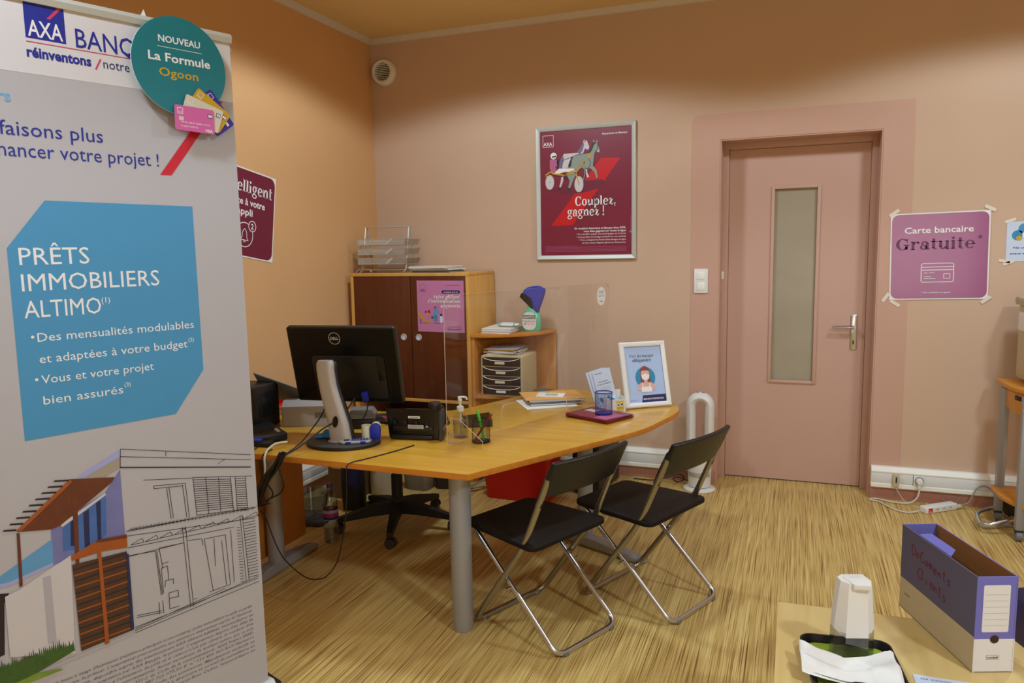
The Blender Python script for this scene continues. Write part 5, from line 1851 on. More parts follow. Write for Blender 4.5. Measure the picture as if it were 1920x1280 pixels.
for k in range(3):
    a = .20 + .05 * k
    X = Matrix.Translation((-.012 - .010 * k, .012 + .006 * k, .010)) @ Matrix.Rotation(-.20 - .03 * k, 4, 'Y') @ Matrix.Rotation(-.16, 4, 'X') @ Matrix.Rotation(math.pi / 2, 4, 'X')
    m = MB()
    m.prism([(-.05, 0), (.05, 0), (.05, .215), (-.05, .215)], 0, .0012, 'blue_paper')
    if k == 0:
        m.text('Prévention', -.040, .195, .008, 'ink_navy', 5, fit=.04)
        m.text('Assurance', -.030, .150, .007, 'ink_grey', 5, bold=.02, fit=.055)
        m.text('et vie quotidienne', -.040, .136, .007, 'ink_grey', 5, bold=.02, fit=.078)
        for q in range(4):
            m.line(-.02, .122 - .006 * q, .03, .122 - .006 * q, .0016, 'light_grey', 5)
        for q in range(22):
            m.disc(random.uniform(-.04, .04), .025 + random.uniform(0, .05), random.uniform(.004, .010), random.choice(['sign_teal', 'ink_sky', 'ink_navy', 'art_orange', 'ink_white', 'hair_brown']), 5 + q, seg=12)
    o = m.obj('leaflet', None, LH.matrix_world @ X)
    tag(o, ['front leaflet with a blue drawing in the white card box', 'middle leaflet in the white card box', 'rear leaflet in the white card box'][k], 'leaflet', 'leaflets in the white box')

# framed mask sign
d2 = Vector((.803, .596, 0))
tl = .28
nn = Vector((d2.y * math.cos(tl), -d2.x * math.cos(tl), math.sin(tl)))
FS = thing('framed_sign', 'white framed sign with a masked woman, on the rounded desk end', 'sign')
FS.matrix_world = plane((-.722, 3.937, ZT + .005), d2, nn)
w, h = .1345, .356
m = MB()
pr = [(0, -.010), (0, .004), (.006, .010), (.018, .010), (.026, .004), (.026, -.004)]
C4 = [(-w, 0), (w, 0), (w, h), (-w, h)]
for i in range(4):
    a, b = Vector((*C4[i], 0)), Vector((*C4[(i + 1) % 4], 0))
    d = (b - a).normalized()
    q_ = Vector((-d.y, d.x, 0))
    v0 = [m._v(a + (q_ + d) * q + Vector((0, 0, z))) for q, z in pr]
    v1 = [m._v(b + (q_ - d) * q + Vector((0, 0, z))) for q, z in pr]
    for k in range(len(pr) - 1):
        m._f([v0[k], v1[k], v1[k + 1], v0[k + 1]], 'white_plastic')
m.poly([(-w, 0), (w, 0), (w, h), (-w, h)], 'dark_grey', -28)
m.obj('frame', FS)
m = MB(Matrix.Translation((0, h / 2, -.003)))
pw, ph = w - .025, h / 2 - .025
m.rect(-pw, -ph, pw, ph, 'sign_blue', 0)
m.path([(-pw + .001, -ph), (-pw + .001, ph - .001), (pw - .001, ph - .001), (pw - .001, -ph)], .002, 'dark_grey', 1)
m.text('Port du masque', -.008, .093, .017, 'ink_grey', 2, 'CENTER', serif=True, fit=.142)
m.text('obligatoire', -.010, .069, .017, 'ink_navy', 2, 'CENTER', serif=True, fit=.112)
m.disc(0, -.018, .058, 'sign_teal', 2, seg=40)
m.poly([(-.030, -.045), (-.026, .026), (-.012, .042), (.012, .042), (.026, .026), (.030, -.045)], 'hair_brown', 3)
m.poly([(-.052, -.088), (-.046, -.056), (-.026, -.044), (.026, -.044), (.046, -.056), (.052, -.088)], 'skin', 4)
m.rect(-.010, -.05, .010, -.030, 'skin', 5)
m.disc(0, .002, .025, 'skin', 6, .030)
m.poly([(-.026, .016), (-.020, .036), (0, .046), (.020, .036), (.026, .016), (.010, .020), (-.010, .020)], 'hair_brown', 7)
m.poly([(-.024, -.006), (0, .004), (.024, -.006), (.020, -.026), (0, -.034), (-.020, -.026)], 'ink_white', 8)
m.poly([(-.030, -.096), (-.032, -.070), (-.024, -.070), (-.024, -.048), (-.020, -.048), (-.016, -.068), (.016, -.068), (.020, -.048), (.024, -.048), (.024, -.070), (.032, -.070), (.030, -.096)], 'ink_white', 6)
m.poly([(-.036, -ph), (pw, -ph), (pw, -ph + .040), (-.026, -ph + .040)], 'ink_navy', 2)
m.text('MESURE DE PRÉVENTION', .034, -ph + .015, .0085, 'ink_white', 3, 'CENTER', .02, fit=.118)
m.text('COVID-19', -pw + .006, -ph + .010, .009, 'art_lavender', 2, bold=.02, fit=.05)
m.obj('print', FS)
m = MB()
m.prism([(-.05, .02), (.05, .02), (.035, .24), (-.035, .24)], -.012, -.0105, 'dark_grey')
m.T = Matrix.Translation((0, .24, -.0125)) @ Matrix.Rotation(.42, 4, 'X')
m.prism([(-.03, 0), (.03, 0), (.045, -.2335), (-.045, -.2335)], -.002, 0, 'dark_grey')
m.obj('easel_back', FS)

# envelopes and papers by the desk end
sheets('paper_sheets', 'white sheets sticking out under the stacked folders', 'papers', (-1.290, 3.905, ZT + .0004), .60, .27, .25, ['white_paper'] * 3, .0006, .02, .10)
sheets('folder_pile', 'pile of grey folders under the orange envelope', 'folders', (-1.280, 3.965, ZT + .0026), .56, .29, .25, ['grey_paper', 'white_paper', 'grey_paper', 'mid_grey', 'white_paper', 'grey_paper'], .0042, .010, .06)
sheets('envelope', 'large orange kraft envelope on the grey folders', 'envelope', (-1.288, 3.99, ZT + .0288), .52, .335, .245, ['kraft'], .002, 0, 0)
m = MB()
m.box((0, 0, .004), (.155, .105, .008), 'white_paper', b=.0006)
m.T = Matrix.Translation((0, 0, .008))
m.rect(-.030, -.035, .04, .02, 'pad_green')
tag(one(m, 'note_pad', 'white note pad with a green square on the orange envelope', 'note pad', (-1.283, 3.965, ZT + .0312), .12))

# document scanner
SCN = thing('document_scanner', 'grey document scanner with its paper chute raised', 'scanner', (-2.275, 3.125, ZT + .0005), .42)
m = MB()
m.prism([(-.085, .0), (.085, 0), (.085, .030), (.045, .115), (.010, .128), (-.05, .128), (-.085, .10)], -.145, .145, 'scanner_grey', axis='X', b=.008)
b_ = m.obj('body', SCN)
m = MB()
m.box((.07, -.0865, .055), (.10, .003, .03), 'mid_grey', b=.001)
m.obj('rear_label', b_)
m = MB()
m.box((.1, .02, .124), (.05, .016, .016), 'dark_grey', b=.004)
m.obj('hinge', b_)
CH = SCN.matrix_world.inverted() @ plane((-2.43, 3.10, ZT + .142), (.87, .34, -.17), (-.05, -.62, -.55))
m = MB()
m.prism([(-.130, -.072), (.130, -.072), (.085, .100), (-.165, .100)], -.006, 0, 'mid_grey', b=.002)
m.disc(-.02, .03, .004, 'ink_black', 1)
m.obj('paper_chute', SCN, CH)

# black computer block and docking base at the left end
t = thing('mini_computer', 'black upright computer at the left end of the desk', 'computer', (-2.53, 2.95, ZT + .0005), .05)
m = MB()
m.box((0, 0, .108), (.20, .20, .215), 'black_plastic', b=.004)
m.obj('case', t)
m = MB()
for k in range(12):
    m.box((.1005, -.06 + .011 * k, .12), (.0015, .004, .12), 'black_gloss')
m.obj('vent_slots', t)
t = thing('docking_station', 'flat black docking station on the left of the desk', 'docking station', (-2.345, 2.80, ZT + .0005), -.62)
m = MB()
m.box((0, 0, .020), (.30, .16, .036), 'black_plastic', b=.007)
m.obj('case', t)
m = MB()
m.box((.09, .05, .0395), (.055, .016, .003), 'light_grey', b=.001)
m.box((.06, .055, .0395), (.03, .012, .003), 'white_plastic', b=.001)
m.obj('top_label', t)
t = thing('usb_hub', 'black hub with a blue plug at the left desk edge', 'hub', (-2.245, 2.655, ZT + .0005), .2)
m = MB()
m.box((0, 0, .010), (.13, .055, .019), 'black_plastic', b=.004)
m.obj('case', t)
m = MB()
m.box((-.004, -.004, .026), (.045, .032, .012), 'blue_plastic', b=.004)
m.obj('blue_plug', t)
cable('white_cable', 'white cable bending over the desk edge beside the blue plug', [(-2.105, 2.680, .722), (-2.125, 2.63, .726), (-2.118, 2.575, .720), (-2.106, 2.538, .712), (-2.098, 2.515, .690), (-2.092, 2.508, .65), (-2.098, 2.505, .600), (-2.11, 2.502, .56)], .0044, 'cable_white')
for k, (x, sag) in enumerate(((-2.215, .07), (-2.195, .11), (-2.115, .08), (-2.235, .15))):
    cable('hanging_cable', ['short black cable looping over the left desk edge', 'black cable over the desk edge under the hub', 'black cable over the desk edge right of the white cable', 'long black cable at the left desk edge by the banner'][k],
          [(x - .01, 2.600, .708), (x, 2.55, .708), (x + .004, 2.525, .704), (x + .006, 2.512, .68), (x + .010, 2.508, .68 - sag * .6), (x + .030, 2.512, .66 - sag), (x + .055, 2.510, .62 - sag), (-2.135 + .02 * k, 2.505, .50)], .0030)
# bundle of cables coming off the monitor and running down
m = MB()
for k in range(9):
    a = 2 * math.pi * k / 9
    rr = .015
    P = [(.03, .012, .056), (0, 0, 0), (-.045, -.002, -.055), (-.083, -.005, -.112), (-.108, -.005, -.162), (-.126, -.005, -.20), (-.142, .0, -.225)]
    P = [(x + rr * (.5 if i == 0 else 1) * math.cos(a + i * .5) * (1 + .3 * math.sin(2.1 * i + k)), y + rr * .7 * math.sin(a + i * .5), z + .008 * math.sin(k * 2.3 + i)) for i, (x, y, z) in enumerate(P)]
    m.tube(catmull(P), .0060, 'cable_black', 8)
tag(one(m, 'cable_bundle', 'thick bundle of black cables hanging by the desk leg', 'cables', (-2.030, 2.500, .665)))
cable('loop_cable', 'black cable looping across the left desk leg', [(-2.022, 2.50, .682), (-1.993, 2.488, .634), (-1.985, 2.488, .588), (-2.006, 2.488, .556), (-2.058, 2.488, .528), (-2.11, 2.488, .50), (-2.131, 2.49, .48)], .0036)
cable('low_cable', 'thin black cable sagging in front of the left desk leg', [(-2.134, 2.51, .461), (-2.109, 2.515, .428), (-2.073, 2.515, .336), (-2.036, 2.515, .269), (-1.983, 2.515, .222), (-1.912, 2.515, .186), (-1.850, 2.515, .190), (-1.805, 2.515, .215), (-1.752, 2.515, .290), (-1.712, 2.515, .44), (-1.694, 2.512, .56), (-1.690, 2.512, .66), (-1.690, 2.520, .694), (-1.680, 2.545, .7038), (-1.655, 2.60, .7032), (-1.60, 2.74, .7032), (-1.565, 2.86, .7034)], .0026)
t = thing('letter_tray', 'red plastic tray edge behind the scanner', 'tray', (-2.66, 3.30, ZT + .0005), .1)
m = MB()
m.box((0, 0, .03), (.24, .16, .004), 'red_plastic', b=.001)
m.box((0, .08, .045), (.24, .004, .03), 'red_plastic', b=.001)
m.box((0, 0, .014), (.22, .14, .028), 'white_paper', b=.001)
m.obj('tray', t)

# ================================================================== UNDER AND BEHIND THE DESK
OC = thing('office_chair', 'black swivel office chair behind the desk', 'chair', (-2.10, 3.62, 0), 0)
m = MB()
for k in range(5):
    a = math.radians(-68 + 72 * k)
    ca, sa = math.cos(a), math.sin(a)
    def P(r, s, z): return (ca * r - sa * s, sa * r + ca * s, z)
    V = [[m._v(P(r, s * w_, z)) for s, z in ((-1, z0), (1, z0), (1, z1), (-1, z1))] for r, w_, z0, z1 in ((.03, .030, .080, .150), (.15, .024, .078, .135), (.30, .018, .066, .098), (.345, .016, .062, .088))]
    for i in range(3):
        for q in range(4):
            m._f([V[i][q], V[i][(q + 1) % 4], V[i + 1][(q + 1) % 4], V[i + 1][q]], 'office_black')
    m._f(V[3], 'office_black')
    m.cyl(P(.335, 0, .068), P(.335, 0, .045), .010, 'office_black', 10)
m.lathe([(0, .075), (.045, .075), (.052, .10), (.045, .155), (.034, .17), (0, .17)], 'office_black', (0, 0, 0), 24)
m.obj('star_base', OC)
for k in range(5):
    a = math.radians(-68 + 72 * k)
    x, y = .335 * math.cos(a), .335 * math.sin(a)
    m = MB(Matrix.Translation((x, y, .0275)) @ Matrix.Rotation(a + 1.1 + .4 * k, 4, 'Z'))
    for s in (-1, 1):
        m.cyl((.006, s * .006, 0), (.006, s * .024, 0), .0265, 'dark_grey', 20)
    m.prism([(.032 * math.cos(math.radians(q)) + .004, .004 + .030 * math.sin(math.radians(q))) for q in range(20, 200, 20)], -.006, .006, 'office_black', axis='Y')
    m.obj('caster', OC)
m = MB()
m.cyl((0, 0, .16), (0, 0, .30), .032, 'office_black')
m.cyl((0, 0, .29), (0, 0, .43), .024, 'dark_grey')
m.box((0, 0, .435), (.22, .16, .03), 'office_black', b=.006)
m.obj('gas_column', OC)
m = MB()
m.prism(rrect(-.24, -.235, .24, .235, .08), .452, .525, 'office_black', b=.028, seg=4)
m.obj('seat', OC)
m = MB()
m.box((.17, .05, .44), (.20, .012, .012), 'office_black', b=.003)
m.lathe([(0, 0), (.02, 0), (.024, .02), (.018, .05), (0, .05)], 'office_black', (.10, -.17, .40), 16)
m.obj('height_lever', OC)

# water bottle
t = thing('water_bottle', 'clear plastic water bottle with a violet cap on the floor under the desk', 'bottle', (-2.322, 3.285, .0))
m = MB()
m.lathe([(0, .002), (.030, .001), (.038, .010), (.040, .03), (.037, .045), (.040, .06), (.037, .075), (.040, .09), (.036, .112), (.040, .13), (.041, .19), (.0405, .205), (.041, .225), (.034, .265), (.020, .29), (.0135, .30), (.0135, .315)], 'clear_pet', (0, 0, 0), 32)
b_ = m.obj('bottle_body', t)
m = MB()
m.lathe([(.0415, .132), (.0422, .134), (.0424, .150), (.0424, .170), (.0422, .186), (.0415, .188)], 'label_pink', (0, 0, 0), 32, mats=['white_plastic', 'ink_blue', 'label_pink', 'art_lavender', 'label_pink'])
m.obj('label_wrap', t)
m = MB()
m.lathe([(0, .304), (.0155, .304), (.016, .322), (.014, .326), (0, .326)], 'purple_cap', (0, 0, 0), 24)
m.obj('cap', t)
m = MB()
m.lathe([(0, .004), (.036, .004), (.037, .09), (0, .091)], 'gel', (0, 0, 0), 28)
m.obj('water', t)

# plastic bowl or tray, box and bags against the left wall
t = thing('plastic_container', 'clear plastic container on a dark base beside the water bottle', 'container', (-2.62, 3.52, 0), .2)
m = MB()
m.prism(rrect(-.11, -.10, .11, .10, .02), .006, .030, 'dark_grey', b=.004)
m.obj('base', t)
m = MB()
m.lathe([(.075, .031), (.095, .10), (.105, .17), (.107, .175), (.103, .174), (.093, .10), (.073, .034), (0, .033)], 'clear_pet', (0, 0, 0), 28)
m.obj('bowl', t)
t = thing('carton', 'open brown carton on the floor under the desk', 'box', (-2.660, 4.09, 0), -.06)
m = MB()
for c, s in (((0, 0, .004), (.20, .36, .006)), ((0, -.178, .13), (.20, .005, .25)), ((0, .178, .13), (.20, .005, .25)), ((-.098, 0, .13), (.005, .351, .25)), ((.098, 0, .13), (.005, .351, .25))):
    m.box(c, s, 'box_brown')
m.obj('box_body', t)
m = MB()
m.box((.0, -.182, .21), (.14, .003, .03), 'bag_cream')
m.obj('tape_strip', t)


def bag(name, label, cat, loc, sx, sy, sz, c, rz=0, seed=0, strap=None):
    t = thing(name, label, cat, loc, rz)
    m = MB()

    def f(u, v):
        a = 2 * math.pi * u
        k = 3.2
        ca, sa = math.cos(a), math.sin(a)
        x = abs(ca) ** (2 / k) * (1 if ca > 0 else -1)
        y = abs(sa) ** (2 / k) * (1 if sa > 0 else -1)
        sh_ = .90 + .12 * math.sin(math.pi * (v * .85 + .1)) + .035 * math.sin(5 * a + seed + 4 * v) - .35 * max(0, v - .8) * 2
        return (x * sx / 2 * sh_, y * sy / 2 * sh_ * (1 - .35 * v * v), .002 + v * sz * (1 + .04 * math.sin(3 * a + seed)))
    m.grid(f, 40, 14, c, close_u=True)
    m.poly([f(k / 40, 0)[:2] for k in range(40)], c, 2 / .35)
    vs = [m._v(f(k / 40, 1)) for k in range(40)]
    m._f(vs, c)
    m.obj('bag_body', t)
    if strap:
        m = MB()
        m.tube(catmull([Vector(p) for p in strap[0]]), .01, strap[1], 8, flat=(.0035, .014, (0, 0, 1)))
        m.obj('strap', t)
    return t


bag('backpack', 'black and navy backpack under the desk', 'bag', (-2.505, 3.80, 0), .14, .13, .40, 'office_black', .3, 1)
bag('cloth_bag', 'navy cloth bag hanging down beside the black backpack', 'bag', (-2.440, 3.715, .17), .080, .05, .33, 'navy_cloth', .2, 2)
bag('shopping_bag', 'pale cream bag with a dark leather tab under the desk', 'bag', (-2.465, 4.09, 0), .17, .13, .33, 'bag_cream', .1, 3, ([(-.03, -.066, .33), (-.02, -.074, .30), (-.015, -.074, .25), (-.012, -.072, .22)], 'drawer_dark'))
bag('shopping_bag', 'grey fabric bag behind the office chair column', 'bag', (-2.31, 4.28, 0), .20, .15, .26, 'bag_grey', -.1, 4)
bag('handbag', 'dark handbag with a looped grey strap on the floor', 'bag', (-2.15, 4.34, 0), .13, .12, .27, 'drawer_dark', .2, 5, ([(.05, -.05, .10), (.10, -.07, .05), (.17, -.09, .03), (.24, -.06, .055), (.27, -.02, .07), (.25, .01, .05), (.18, -.03, .016), (.10, -.06, .012)], 'mid_grey'))

# red storage box
t = thing('storage_box', 'bright red plastic storage box under the rounded shelf', 'box', (-1.600, 4.33, 0), -.03)


def tub(x0, y0, x1, y1, z0, z1, c, m, th=.006, flare=.02):
    a, b = rrect(x0, y0, x1, y1, .03), rrect(x0 - flare, y0 - flare, x1 + flare, y1 + flare, .035)
    ai, bi = rrect(x0 + th, y0 + th, x1 - th, y1 - th, .026), rrect(x0 - flare + th, y0 - flare + th, x1 + flare - th, y1 + flare - th, .03)
    R_ = [[m._v((*p, z)) for p in ring] for ring, z in ((a, z0), (b, z1), (bi, z1), (ai, z0 + th))]
    n = len(a)
    for i in range(3):
        for k in range(n):
            m._f([R_[i][k], R_[i][(k + 1) % n], R_[i + 1][(k + 1) % n], R_[i + 1][k]], c)
    m._f(R_[0][::-1], c)
    m._f(R_[3], c)


m = MB()
tub(-.205, -.115, .205, .115, .001, .27, 'red_plastic', m)
m.obj('tub', t)
m = MB()
m.prism(rrect(-.235, -.145, .235, .145, .04), .2715, .285, 'red_plastic', b=.004)
m.obj('lid', t)

# dark computer tower behind the chairs
t = thing('computer_tower', 'dark computer tower on the floor behind the near folding chair', 'computer', (-1.200, 4.66, 0), -.10)
m = MB()
m.box((0, 0, .215), (.18, .40, .41), 'black_plastic', b=.006)
m.obj('case', t)
for x in (-.07, .07):
    for y in (-.16, .16):
        m = MB()
        m.cyl((x, y, .0005), (x, y, .011), .012, 'black_rubber', 14)
        m.obj('foot', t)
m = MB()
m.box((0, -.2015, .36), (.14, .004, .03), 'dark_grey', b=.001)
m.box((0, -.2015, .29), (.14, .004, .05), 'black_gloss', b=.001)
m.obj('front_panel', t)
cable('tower_cable', 'black cable hanging from the wall beside the dark computer tower', [(-1.36, 4.93, .30), (-1.37, 4.90, .22), (-1.40, 4.88, .10), (-1.38, 4.86, .012), (-1.30, 4.83, .008)], .0035)

# tower fan
t = thing('tower_fan', 'white bladeless tower fan heater on a round base by the door', 'fan', (-.553, 4.80, 0), .05)
m = MB()
m.lathe([(0, 0), (.098, 0), (.102, .004), (.100, .010), (.082, .016), (.066, .020), (0, .021)], 'white_plastic', (0, 0, 0), 44)
m.obj('base_plate', t)
m = MB()
m.lathe([(.062, .0212), (.070, .026), (.074, .14), (.075, .20), (.070, .235), (.05, .25), (0, .252)], 'white_plastic', (0, 0, 0), 40)
b_ = m.obj('body', t)
m = MB()
for k in range(26):
    a = math.radians(-150 + 120 * k / 25)
    for z in (.098, .106, .114, .122):
        m.box((.0745 * math.cos(a), .0745 * math.sin(a), z), (.003, .0045, .0045), 'light_grey', rot=a)
m.obj('air_inlet', b_)
m = MB()
hw, z0, z1 = .058, .27, .578
path = [(hw, 0, z0), (hw, 0, z1 - .03)] + [(hw * math.cos(math.radians(a)), 0, z1 - .03 + hw * math.sin(math.radians(a))) for a in range(10, 171, 10)] + [(-hw, 0, z1 - .03), (-hw, 0, z0)] + [(hw * math.cos(math.radians(a)), 0, z0 + .035 * math.sin(math.radians(a))) for a in range(190, 351, 16)]
m.tube(path, .02, 'white_plastic', 16, flat=(.030, .058, (1, 0, 0)), close=True)
lp = m.obj('air_loop', t)
m = MB()
m.tube([(p[0] * .80, -.030, z0 + (p[2] - z0) * .985 + .002) for p in path], .004, 'silver_plastic', 6, close=True)
m.obj('loop_trim', lp)
m = MB()
m.box((0, .01, .252), (.035, .04, .045), 'white_plastic', b=.008)
m.obj('neck', t)
m = MB()
m.box((.0, .0, .6335 - .003), (.05, .022, .009), 'mid_grey', b=.003)
m.obj('remote_control', t)
cable('fan_cable', 'black mains cable coiled behind the white fan', [(-.60, 4.87, .02), (-.66, 4.86, .035), (-.70, 4.85, .05), (-.73, 4.86, .03), (-.70, 4.875, .01), (-.66, 4.88, .03), (-.69, 4.885, .06), (-.76, 4.87, .04), (-.86, 4.865, .010), (-1.0, 4.87, .008)], .0038)

# ================================================================== PRINTER ON ITS TROLLEY, RIGHT EDGE
TX, TY = 1.435, 4.52
T = thing('printer_trolley', 'wooden trolley with grey steel legs at the right edge of the room', 'trolley', (TX, TY, 0), 0)
m = MB()
fr = [(-.375, .28), (-.375, .12)] + [(-.375 + .375 * (1 - math.cos(math.radians(a))) , .12 - .42 * math.sin(math.radians(a))) for a in range(10, 91, 8)]
fr += [(-p[0], p[1]) for p in fr[::-1]]
m.prism(fr[::-1], .775, .797, 'trolley_wood', b=.002)
m.obj('top_board', T)
m = MB()
fr2 = [(-.345, .25), (-.345, .12)] + [(-.345 + .345 * (1 - math.cos(math.radians(a))), .12 - .38 * math.sin(math.radians(a))) for a in range(10, 91, 8)]
fr2 += [(-p[0], p[1]) for p in fr2[::-1]]
m.prism(fr2[::-1], .655, .768, 'trolley_wood', b=.002)
dr = m.obj('drawer', T)
m = MB(Matrix.Translation((-.331, .018, .735)) @ Matrix.Rotation(math.radians(-74), 4, 'Z'))
m.box((0, 0, 0), (.060, .004, .026), 'black_plastic', b=.0015)
m.obj('grip_slot', dr)
m = MB()
fr3 = [(-.385, .24), (-.385, .12)] + [(-.385 + .37 * (1 - math.cos(math.radians(a))), .12 - .40 * math.sin(math.radians(a))) for a in range(10, 91, 8)]
fr3 += [(-p[0], p[1]) for p in fr3[::-1]]
m.prism(fr3[::-1], .176, .198, 'trolley_wood', b=.002)
m.obj('lower_shelf', T)
for x, y in ((-.346, .215), (.346, .215), (-.318, -.09), (.318, -.09)):
    m = MB()
    m.box((x, y, .41), (.040, .040, .70), 'steel_grey', b=.006)
    m.obj('leg', T)
for s in (-1, 1):
    m = MB()
    m.tube(fillet([(s * .33, .28, .06), (s * .46, .19, .045), (s * .475, -.05, .045), (s * .318, -.0, .085)], .07), .011, 'chrome', 12)
    m.obj('stabiliser_foot', T)
for x, y in ((-.318, -.09), (.318, -.09), (-.346, .215), (.346, .215)):
    m = MB()
    m.cyl((x - .014, y, .0285), (x + .014, y, .0285), .028, 'mid_grey', 20)
    m.box((x, y, .052), (.036, .036, .022), 'black_plastic', b=.004)
    m.obj('caster', T)
P_ = thing('printer', 'large beige office printer standing on the wooden trolley', 'printer', (TX + .02, TY + .03, .7975), 0)
m = MB()
m.box((0, .03, .215), (.62, .44, .40), 'beige_box', b=.012)
m.box((0, .03, .008), (.56, .40, .016), 'dark_grey')
b_ = m.obj('case', P_)
m = MB()
m.box((0, .02, .435), (.66, .48, .045), 'bag_cream', b=.012)
m.obj('scanner_lid', P_)
for z, h in ((.055, .07), (.135, .07)):
    m = MB()
    m.box((0, -.193, z), (.58, .012, h), 'pvc_white', b=.003)
    m.obj('paper_drawer', P_)
m = MB()
m.box((-.318, .0, .33), (.02, .36, .10), 'pvc_white', b=.006)
m.obj('side_panel', P_)

# black box on the floor behind the trolley
m = MB()
m.box((0, 0, .055), (.17, .13, .11), 'black_plastic', b=.01)
tag(one(m, 'power_adapter', 'black box on the floor behind the trolley foot', 'adapter', (1.24, 4.85, .0006), .2))

# ================================================================== LOW TABLE IN FRONT
LTB = thing('low_table', 'low pale maple table in the right foreground', 'table', (.36, 1.93, 0), 0)
m = MB()
m.prism([(-.385, -.44), (.36, -.44), (.30, .40), (.27, .455), (-.389, .428)], .428, .45, 'maple_light', b=.002)
m.obj('tabletop', LTB)
for x, y in ((-.33, -.38), (.30, -.38), (-.33, .36), (.23, .36)):
    m = MB()
    m.box((x, y, .2145), (.045, .045, .427), 'maple_light', b=.003)
    m.obj('leg', LTB)
m = MB()
m.box((-.35, -.01, .385), (.018, .70, .07), 'maple_light', b=.002)
m.box((.27, -.01, .385), (.018, .70, .07), 'maple_light', b=.002)
m.obj('apron', LTB)

# archive box: front face towards the camera
fl, frr, bk_ = Vector((.449, 2.103, 0)), Vector((.546, 2.139, 0)), Vector((.321, 2.451, 0))
e1 = (frr - fl).normalized()
L1, L2, H1 = .104, .370, .258
e2 = Vector((-e1.y, e1.x, 0))
AB = thing('archive_box', 'open violet and white archive box marked with handwriting on the low table', 'archive box', (fl.x, fl.y, .4504), math.atan2(e1.y, e1.x))
th = .003
m = MB()
# walls (outer printed faces), bottom
def wall(pts_out, nrm, split, c_up, c_low, hole=None):
    pass
m.box((L1 / 2, L2 / 2, .0015), (L1, L2, .003), 'box_kraft')
def sidewall(x, c_up, c_lo):
    zs = .096
    t_ = .0015
    m.box((x, L2 / 2, zs / 2), (th, L2, zs), c_lo)
    m.box((x, L2 / 2, (zs + H1) / 2), (th, L2, H1 - zs), c_up)
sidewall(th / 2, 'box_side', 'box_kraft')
sidewall(L1 - th / 2, 'box_violet', 'box_kraft')
m.box((L1 / 2, L2 - th / 2, H1 / 2), (L1 - 2 * th - .0004, th, H1), 'box_violet')
m.box((L1 / 2, th / 2, .091 / 2), (L1 - 2 * th - .0004, th, .091), 'box_white')
m.box((L1 / 2, th / 2, (.091 + H1) / 2), (L1 - 2 * th - .0004, th, H1 - .091), 'box_violet')
# bare card inside
m.box((L1 - th - .0006, L2 / 2, H1 / 2), (.001, L2 - .010, H1 - .001), 'box_inner')
m.box((th + .0006, L2 / 2, H1 / 2), (.001, L2 - .010, H1 - .001), 'box_inner')
m.box((L1 / 2, th + .0006, H1 / 2), (L1 - .010, .001, H1 - .001), 'box_inner')
box_o = m.obj('box_shell', AB)
m = MB(plane((0, -.0002, 0), (1, 0, 0), (0, -1, 0)))
m.poly([(0, .091), (th, .091), (th, H1), (0, H1)], 'box_violet', 1)
m.poly([(L1 - th, .091), (L1, .091), (L1, H1), (L1 - th, H1)], 'box_violet', 1)
m.poly([(0, 0), (th, 0), (th, .091), (0, .091)], 'box_white', 1)
m.poly([(L1 - th, 0), (L1, 0), (L1, .091), (L1 - th, .091)], 'box_white', 1)
m.rect(.018, .110, L1 - .018, H1 - .022, 'box_white', 1, .004)
for k in range(6):
    m.line(.022, .128 + .0165 * k, L1 - .022, .128 + .0165 * k, .0008, 'light_grey', 2)
m.disc(L1 / 2, .091, .0115, 'hair_brown', 2)
m.disc(L1 / 2, .091, .0100, 'art_dark', 3)
m.path([(.034, .036), (.066, .036), (.066, .047), (.034, .047), (.034, .036)], .0007, 'mid_grey', 2)
m.text('combell', L1 / 2 - .002, .0388, .0052, 'ink_black', 2, 'CENTER', .02, fit=.026)
m.obj('front_label', AB)
m = MB(plane((-.0002, L2, 0), (0, -1, 0), (-1, 0, 0)))
R2 = random.Random(3)


PEN = {'D': [[(0, 0), (.02, 1), (.35, .95), (.6, .5), (.35, .05), (0, 0)]], 'o': [[(.25, .55), (.05, .4), (.05, .15), (.25, 0), (.45, .15), (.45, .4), (.25, .55)]],
       'C': [[(.6, .85), (.35, 1), (.05, .7), (.05, .3), (.35, 0), (.6, .15)]], 'u': [[(0, .5), (.05, .1), (.25, 0), (.45, .15), (.45, .55), (.48, 0)]],
       'm': [[(0, 0), (.02, .5), (.05, .3), (.2, .5), (.28, .4), (.28, 0), (.3, .35), (.45, .5), (.55, .4), (.56, 0)]], 'n': [[(0, 0), (.02, .5), (.05, .3), (.25, .5), (.4, .4), (.42, 0)]],
       'e': [[(.05, .28), (.45, .3), (.4, .5), (.2, .55), (.04, .35), (.1, .05), (.3, 0), (.48, .1)]], 't': [[(.2, .9), (.18, .1), (.3, 0), (.4, .08)], [(0, .6), (.42, .62)]],
       's': [[(.4, .48), (.2, .55), (.08, .42), (.38, .2), (.3, .02), (.02, .06)]], 'l': [[(.1, 1), (.08, .1), (.2, 0)]], 'i': [[(.1, .5), (.1, 0)], [(.1, .68), (.12, .74)]]}


def scrawl(s, x, y, cap, w_):
    """marker handwriting, stroke by stroke"""
    k = w_ / len(s)
    for i, c_ in enumerate(s):
        dy = R2.uniform(-.003, .003) - .0014 * i
        for st_ in PEN[c_]:
            q = catmull([(x + k * i + a * cap * .95, y + dy + b_ * cap, 0) for a, b_ in st_], 4)
            m.path([(p.x, p.y) for p in q], .0030, 'marker_red', 1)


